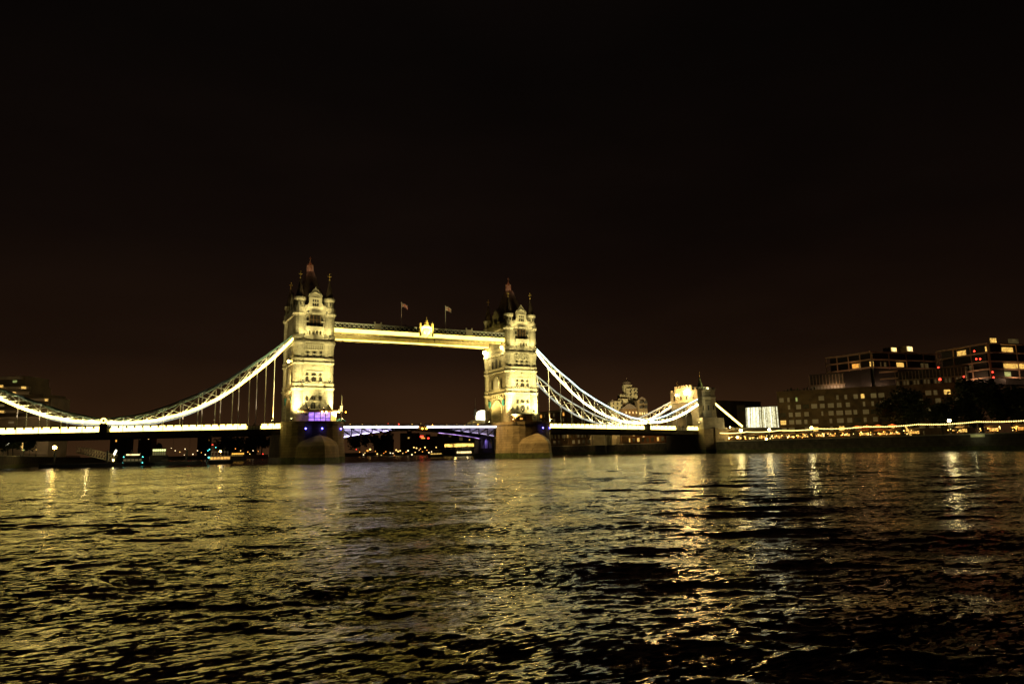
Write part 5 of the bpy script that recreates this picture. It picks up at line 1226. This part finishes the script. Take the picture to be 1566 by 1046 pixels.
def boat(px, py, td, L, hd, label, lamps, cab, rows, hullm=MHULL, cabm=MBOAT):
    p = at(px, py, td); t = thing('passenger_boat', label, 'boat', (p.x, p.y, WZ), 'passenger boats near the left pier')
    x, y = p.x, p.y; b = MB(); r = []
    for z, w, l in ((WZ-.4, 1.4, L*.44), (WZ+.5, 2.0, L*.48), (WZ+1.5, 2.3, L*.52)):
        r.append([(x-l, y-w*.9, z), (x+l*.6, y-w, z), (x+l*.9, y-w*.5, z), (x+l+.4, y, z), (x+l*.9, y+w*.5, z), (x+l*.6, y+w, z), (x-l, y+w*.9, z)])
    b.loft(r); b.build('hull', hullm, t)
    b = MB(); b.box(x-L*.44, x+L*.38, y-1.8, y+1.8, WZ+1.5, WZ+1.5+cab); c = b.build('cabin', cabm, t)
    for k in range(rows):
        w = L*.82/rows; b = MB(); b.box(x-L*.44+k*w+w*.12, x-L*.44+(k+1)*w-w*.12, y-1.9, y-1.78, WZ+1.5+cab*.25, WZ+1.5+cab*.8); b.build('window', lamps, c)
    b = MB(); b.box(x-L*.40, x+L*.30, y-1.7, y+1.7, WZ+3.1+cab, WZ+3.25+cab)
    for k in range(6):
        xx = x-L*.39+k*L*.135
        for s in (-1, 1): b.bar((xx, y+s*1.6, WZ+1.5+cab), (xx, y+s*1.6, WZ+3.1+cab), .09)
    b.build('upper_canopy', cabm, t)
    b = MB(); b.tube((x+L*.15, y, WZ+3.2+cab), (x+L*.15, y, WZ+5.4+cab), .06, .03); b.build('mast', MIRON, t)
    return t, x, y
bt, x, y = boat(204, 704, 262, 7.6, 2, 'dark small boat outlined with cyan lamps beside the landing stage', G_WIND, 1.4, 5, MHULL, MIRON)
for dx, dz in ((-3.4, 1.2), (-3.2, 3.4), (3.0, 1.2), (3.0, 3.3)):
    b = MB(); b.ball((x+dx, y-2.0, WZ+dz), .2, 8); b.build('deck_lamp', G_CYANL, bt)
b = MB(); b.box(x-2.4, x+2.0, y-1.9, y-1.75, WZ+3.9, WZ+4.4); b.build('deck_lamp', G_BOATWIN, bt)
bt, x, y = boat(337, 705.5, 272, 8.8, 3, 'white passenger boat with an orange lit lower deck near the left pier', G_BOOTH, 1.5, 6)
b = MB(); b.ball((x-.3, y-1.5, WZ+4.8), .35, 8); b.build('deck_lamp', G_LAMP, bt)
b = MB(); b.ball((x-4.3, y-1.5, WZ+2.6), .3, 8); b.build('deck_lamp', G_CYANL, bt)
point(bt, (x, y-6, WZ+5), 120, (1, .8, .5), .3)
def shelter(px0, px1, pyt, pyb, td, label, g, cat='shelter'):
    a, c = at(px0, pyb, td), at(px1, pyb, td); zt = zat(px0, pyt, td); zb = max(.9, a.z); t = thing('floating_shelter', label, cat, ((a.x+c.x)/2, (a.y+c.y)/2, zb), None)
    b = MB(); b.box(a.x-.4, c.x+.4, a.y-1, a.y+5, zt, zt+.3); b.build('roof', MCREAM, t)
    b = MB(); b.box(a.x, c.x, a.y-.6, a.y-.4, zt-.9, zt-.15); b.build('light_panel', g, t)
    for k in range(7):
        for yy in (-.8, 4.5): xx = a.x+(c.x-a.x)*k/6; b = MB(); b.bar((xx, a.y+yy, zb-1.2), (xx, a.y+yy, zt), .14); b.build('post', MIRON, t)
    b = MB(); b.box(a.x, c.x, a.y+3.0, a.y+3.2, zb, zt-.9); b.build('back_wall', G_WIND, t)
    b = MB(); b.box(a.x-1, c.x+1, a.y-1.2, a.y+5.2, WZ-.3, zb); b.build('float', MHULL, t)
shelter(233, 253.5, 686.5, 696, 300, 'floating shelter with a greenish white lit ceiling on the left water', glow('shelter_light', (.85, .95, .35), 1.8))
shelter(354, 374, 692.5, 697.5, 420, 'long low barge with an amber glow right of the white boat', glow('amber_barge_light', (1, .5, .06), 1.5))
t = thing('lit_awning', 'slanting white lit awning at the left edge under the span', 'awning', at(10, 684, 280)); q0, q1 = at(6, 681, 280), at(15, 671.5, 280)
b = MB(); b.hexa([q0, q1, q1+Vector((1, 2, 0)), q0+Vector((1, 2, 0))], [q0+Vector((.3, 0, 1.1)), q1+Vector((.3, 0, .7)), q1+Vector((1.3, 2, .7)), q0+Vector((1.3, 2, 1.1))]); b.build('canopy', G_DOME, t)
b = MB(); b.bar(q0, (q0.x, q0.y, 4), .12); b.bar(q1, (q1.x, q1.y, 4), .12); b.build('frame', MIRON, t)
t = thing('lit_column', 'thin column of stacked warm lights under the left span', 'light column', at(34, 690, 285)); q = at(34, 689, 285); b = MB(); b.tube((q.x, q.y, 4), (q.x, q.y, q.z+4.2), .12); b.build('shaft', MPOST, t)
for k in range(5): b = MB(); b.ball((q.x, q.y-.2, q.z+.3+k*.85), .26, 8); b.build('bulb', G_WINY, t)
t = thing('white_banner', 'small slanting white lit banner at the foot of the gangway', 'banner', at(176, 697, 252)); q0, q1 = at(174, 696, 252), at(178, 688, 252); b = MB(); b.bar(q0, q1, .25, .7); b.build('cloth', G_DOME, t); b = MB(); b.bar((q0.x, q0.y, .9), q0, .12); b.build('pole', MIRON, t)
# bright quay canopy and boat seen under the right bascule
t = thing('quay_canopy', 'long dazzling yellow lit canopy on the far quay under the right bascule', 'canopy', at(705, 684, 690)); q0, q1 = at(680, 681, 690), at(724, 680, 660)
b = MB(); b.hexa([q0+Vector((0, 0, -1.6)), q1+Vector((0, 0, -1.6)), q1+Vector((1, 1, -1.6)), q0+Vector((1, 1, -1.6))], [q0+Vector((0, 0, 1.1)), q1+Vector((0, 0, 1.1)), q1+Vector((1, 1, 1.1)), q0+Vector((1, 1, 1.1))]); b.build('light_panel', glow('canopy_blaze', (1, .62, .12), 1.5, .9, .3), t)
b = MB(); b.hexa([q0+Vector((-1, -3, 1.3)), q1+Vector((1, -3, 1.3)), q1+Vector((3, 6, 1.3)), q0+Vector((1, 6, 1.3))], [q0+Vector((-1, -3, 1.8)), q1+Vector((1, -3, 1.8)), q1+Vector((3, 6, 1.8)), q0+Vector((1, 6, 1.8))])
for k in range(6): q = q0+(q1-q0)*k/5+Vector((1.5, 1.5, 0)); b.bar((q.x, q.y, 4), (q.x, q.y, q.z+1.4), .3)
b.build('roof', MCREAM, t)
point(t, (q0+q1)/2+Vector((-6, -6, 3)), 2500, (1, .7, .2), 1)
bt, x, y = boat(709, 697, 470, 13, 3, 'brightly lit white boat moored below the far quay canopy', G_BOATWIN, 2.0, 8)
point(bt, (x, y-6, 4), 300, (1, .8, .4), .4)
bt, x, y = boat(666, 699.5, 430, 9, 1, 'low small boat with a pale cabin left of the moored white boat', G_WINY, 1.0, 4)
# dark buoy breaking the surface at the bottom edge
q = at(303, 1052, 7.2); t = thing('mooring_buoy', 'dark rounded float just breaking the water at the bottom edge', 'buoy', (q.x, q.y, WZ)); b = MB(); b.ball((q.x, q.y, WZ-.1), .3, 16, sq=.7); b.build('float', MHULL, t, smooth=True); b = MB(); b.tube((q.x, q.y, WZ), (q.x, q.y, WZ+.14), .04); b.build('ring', MIRON, t)
# pier fronts are washed by the added lamps under the walkway
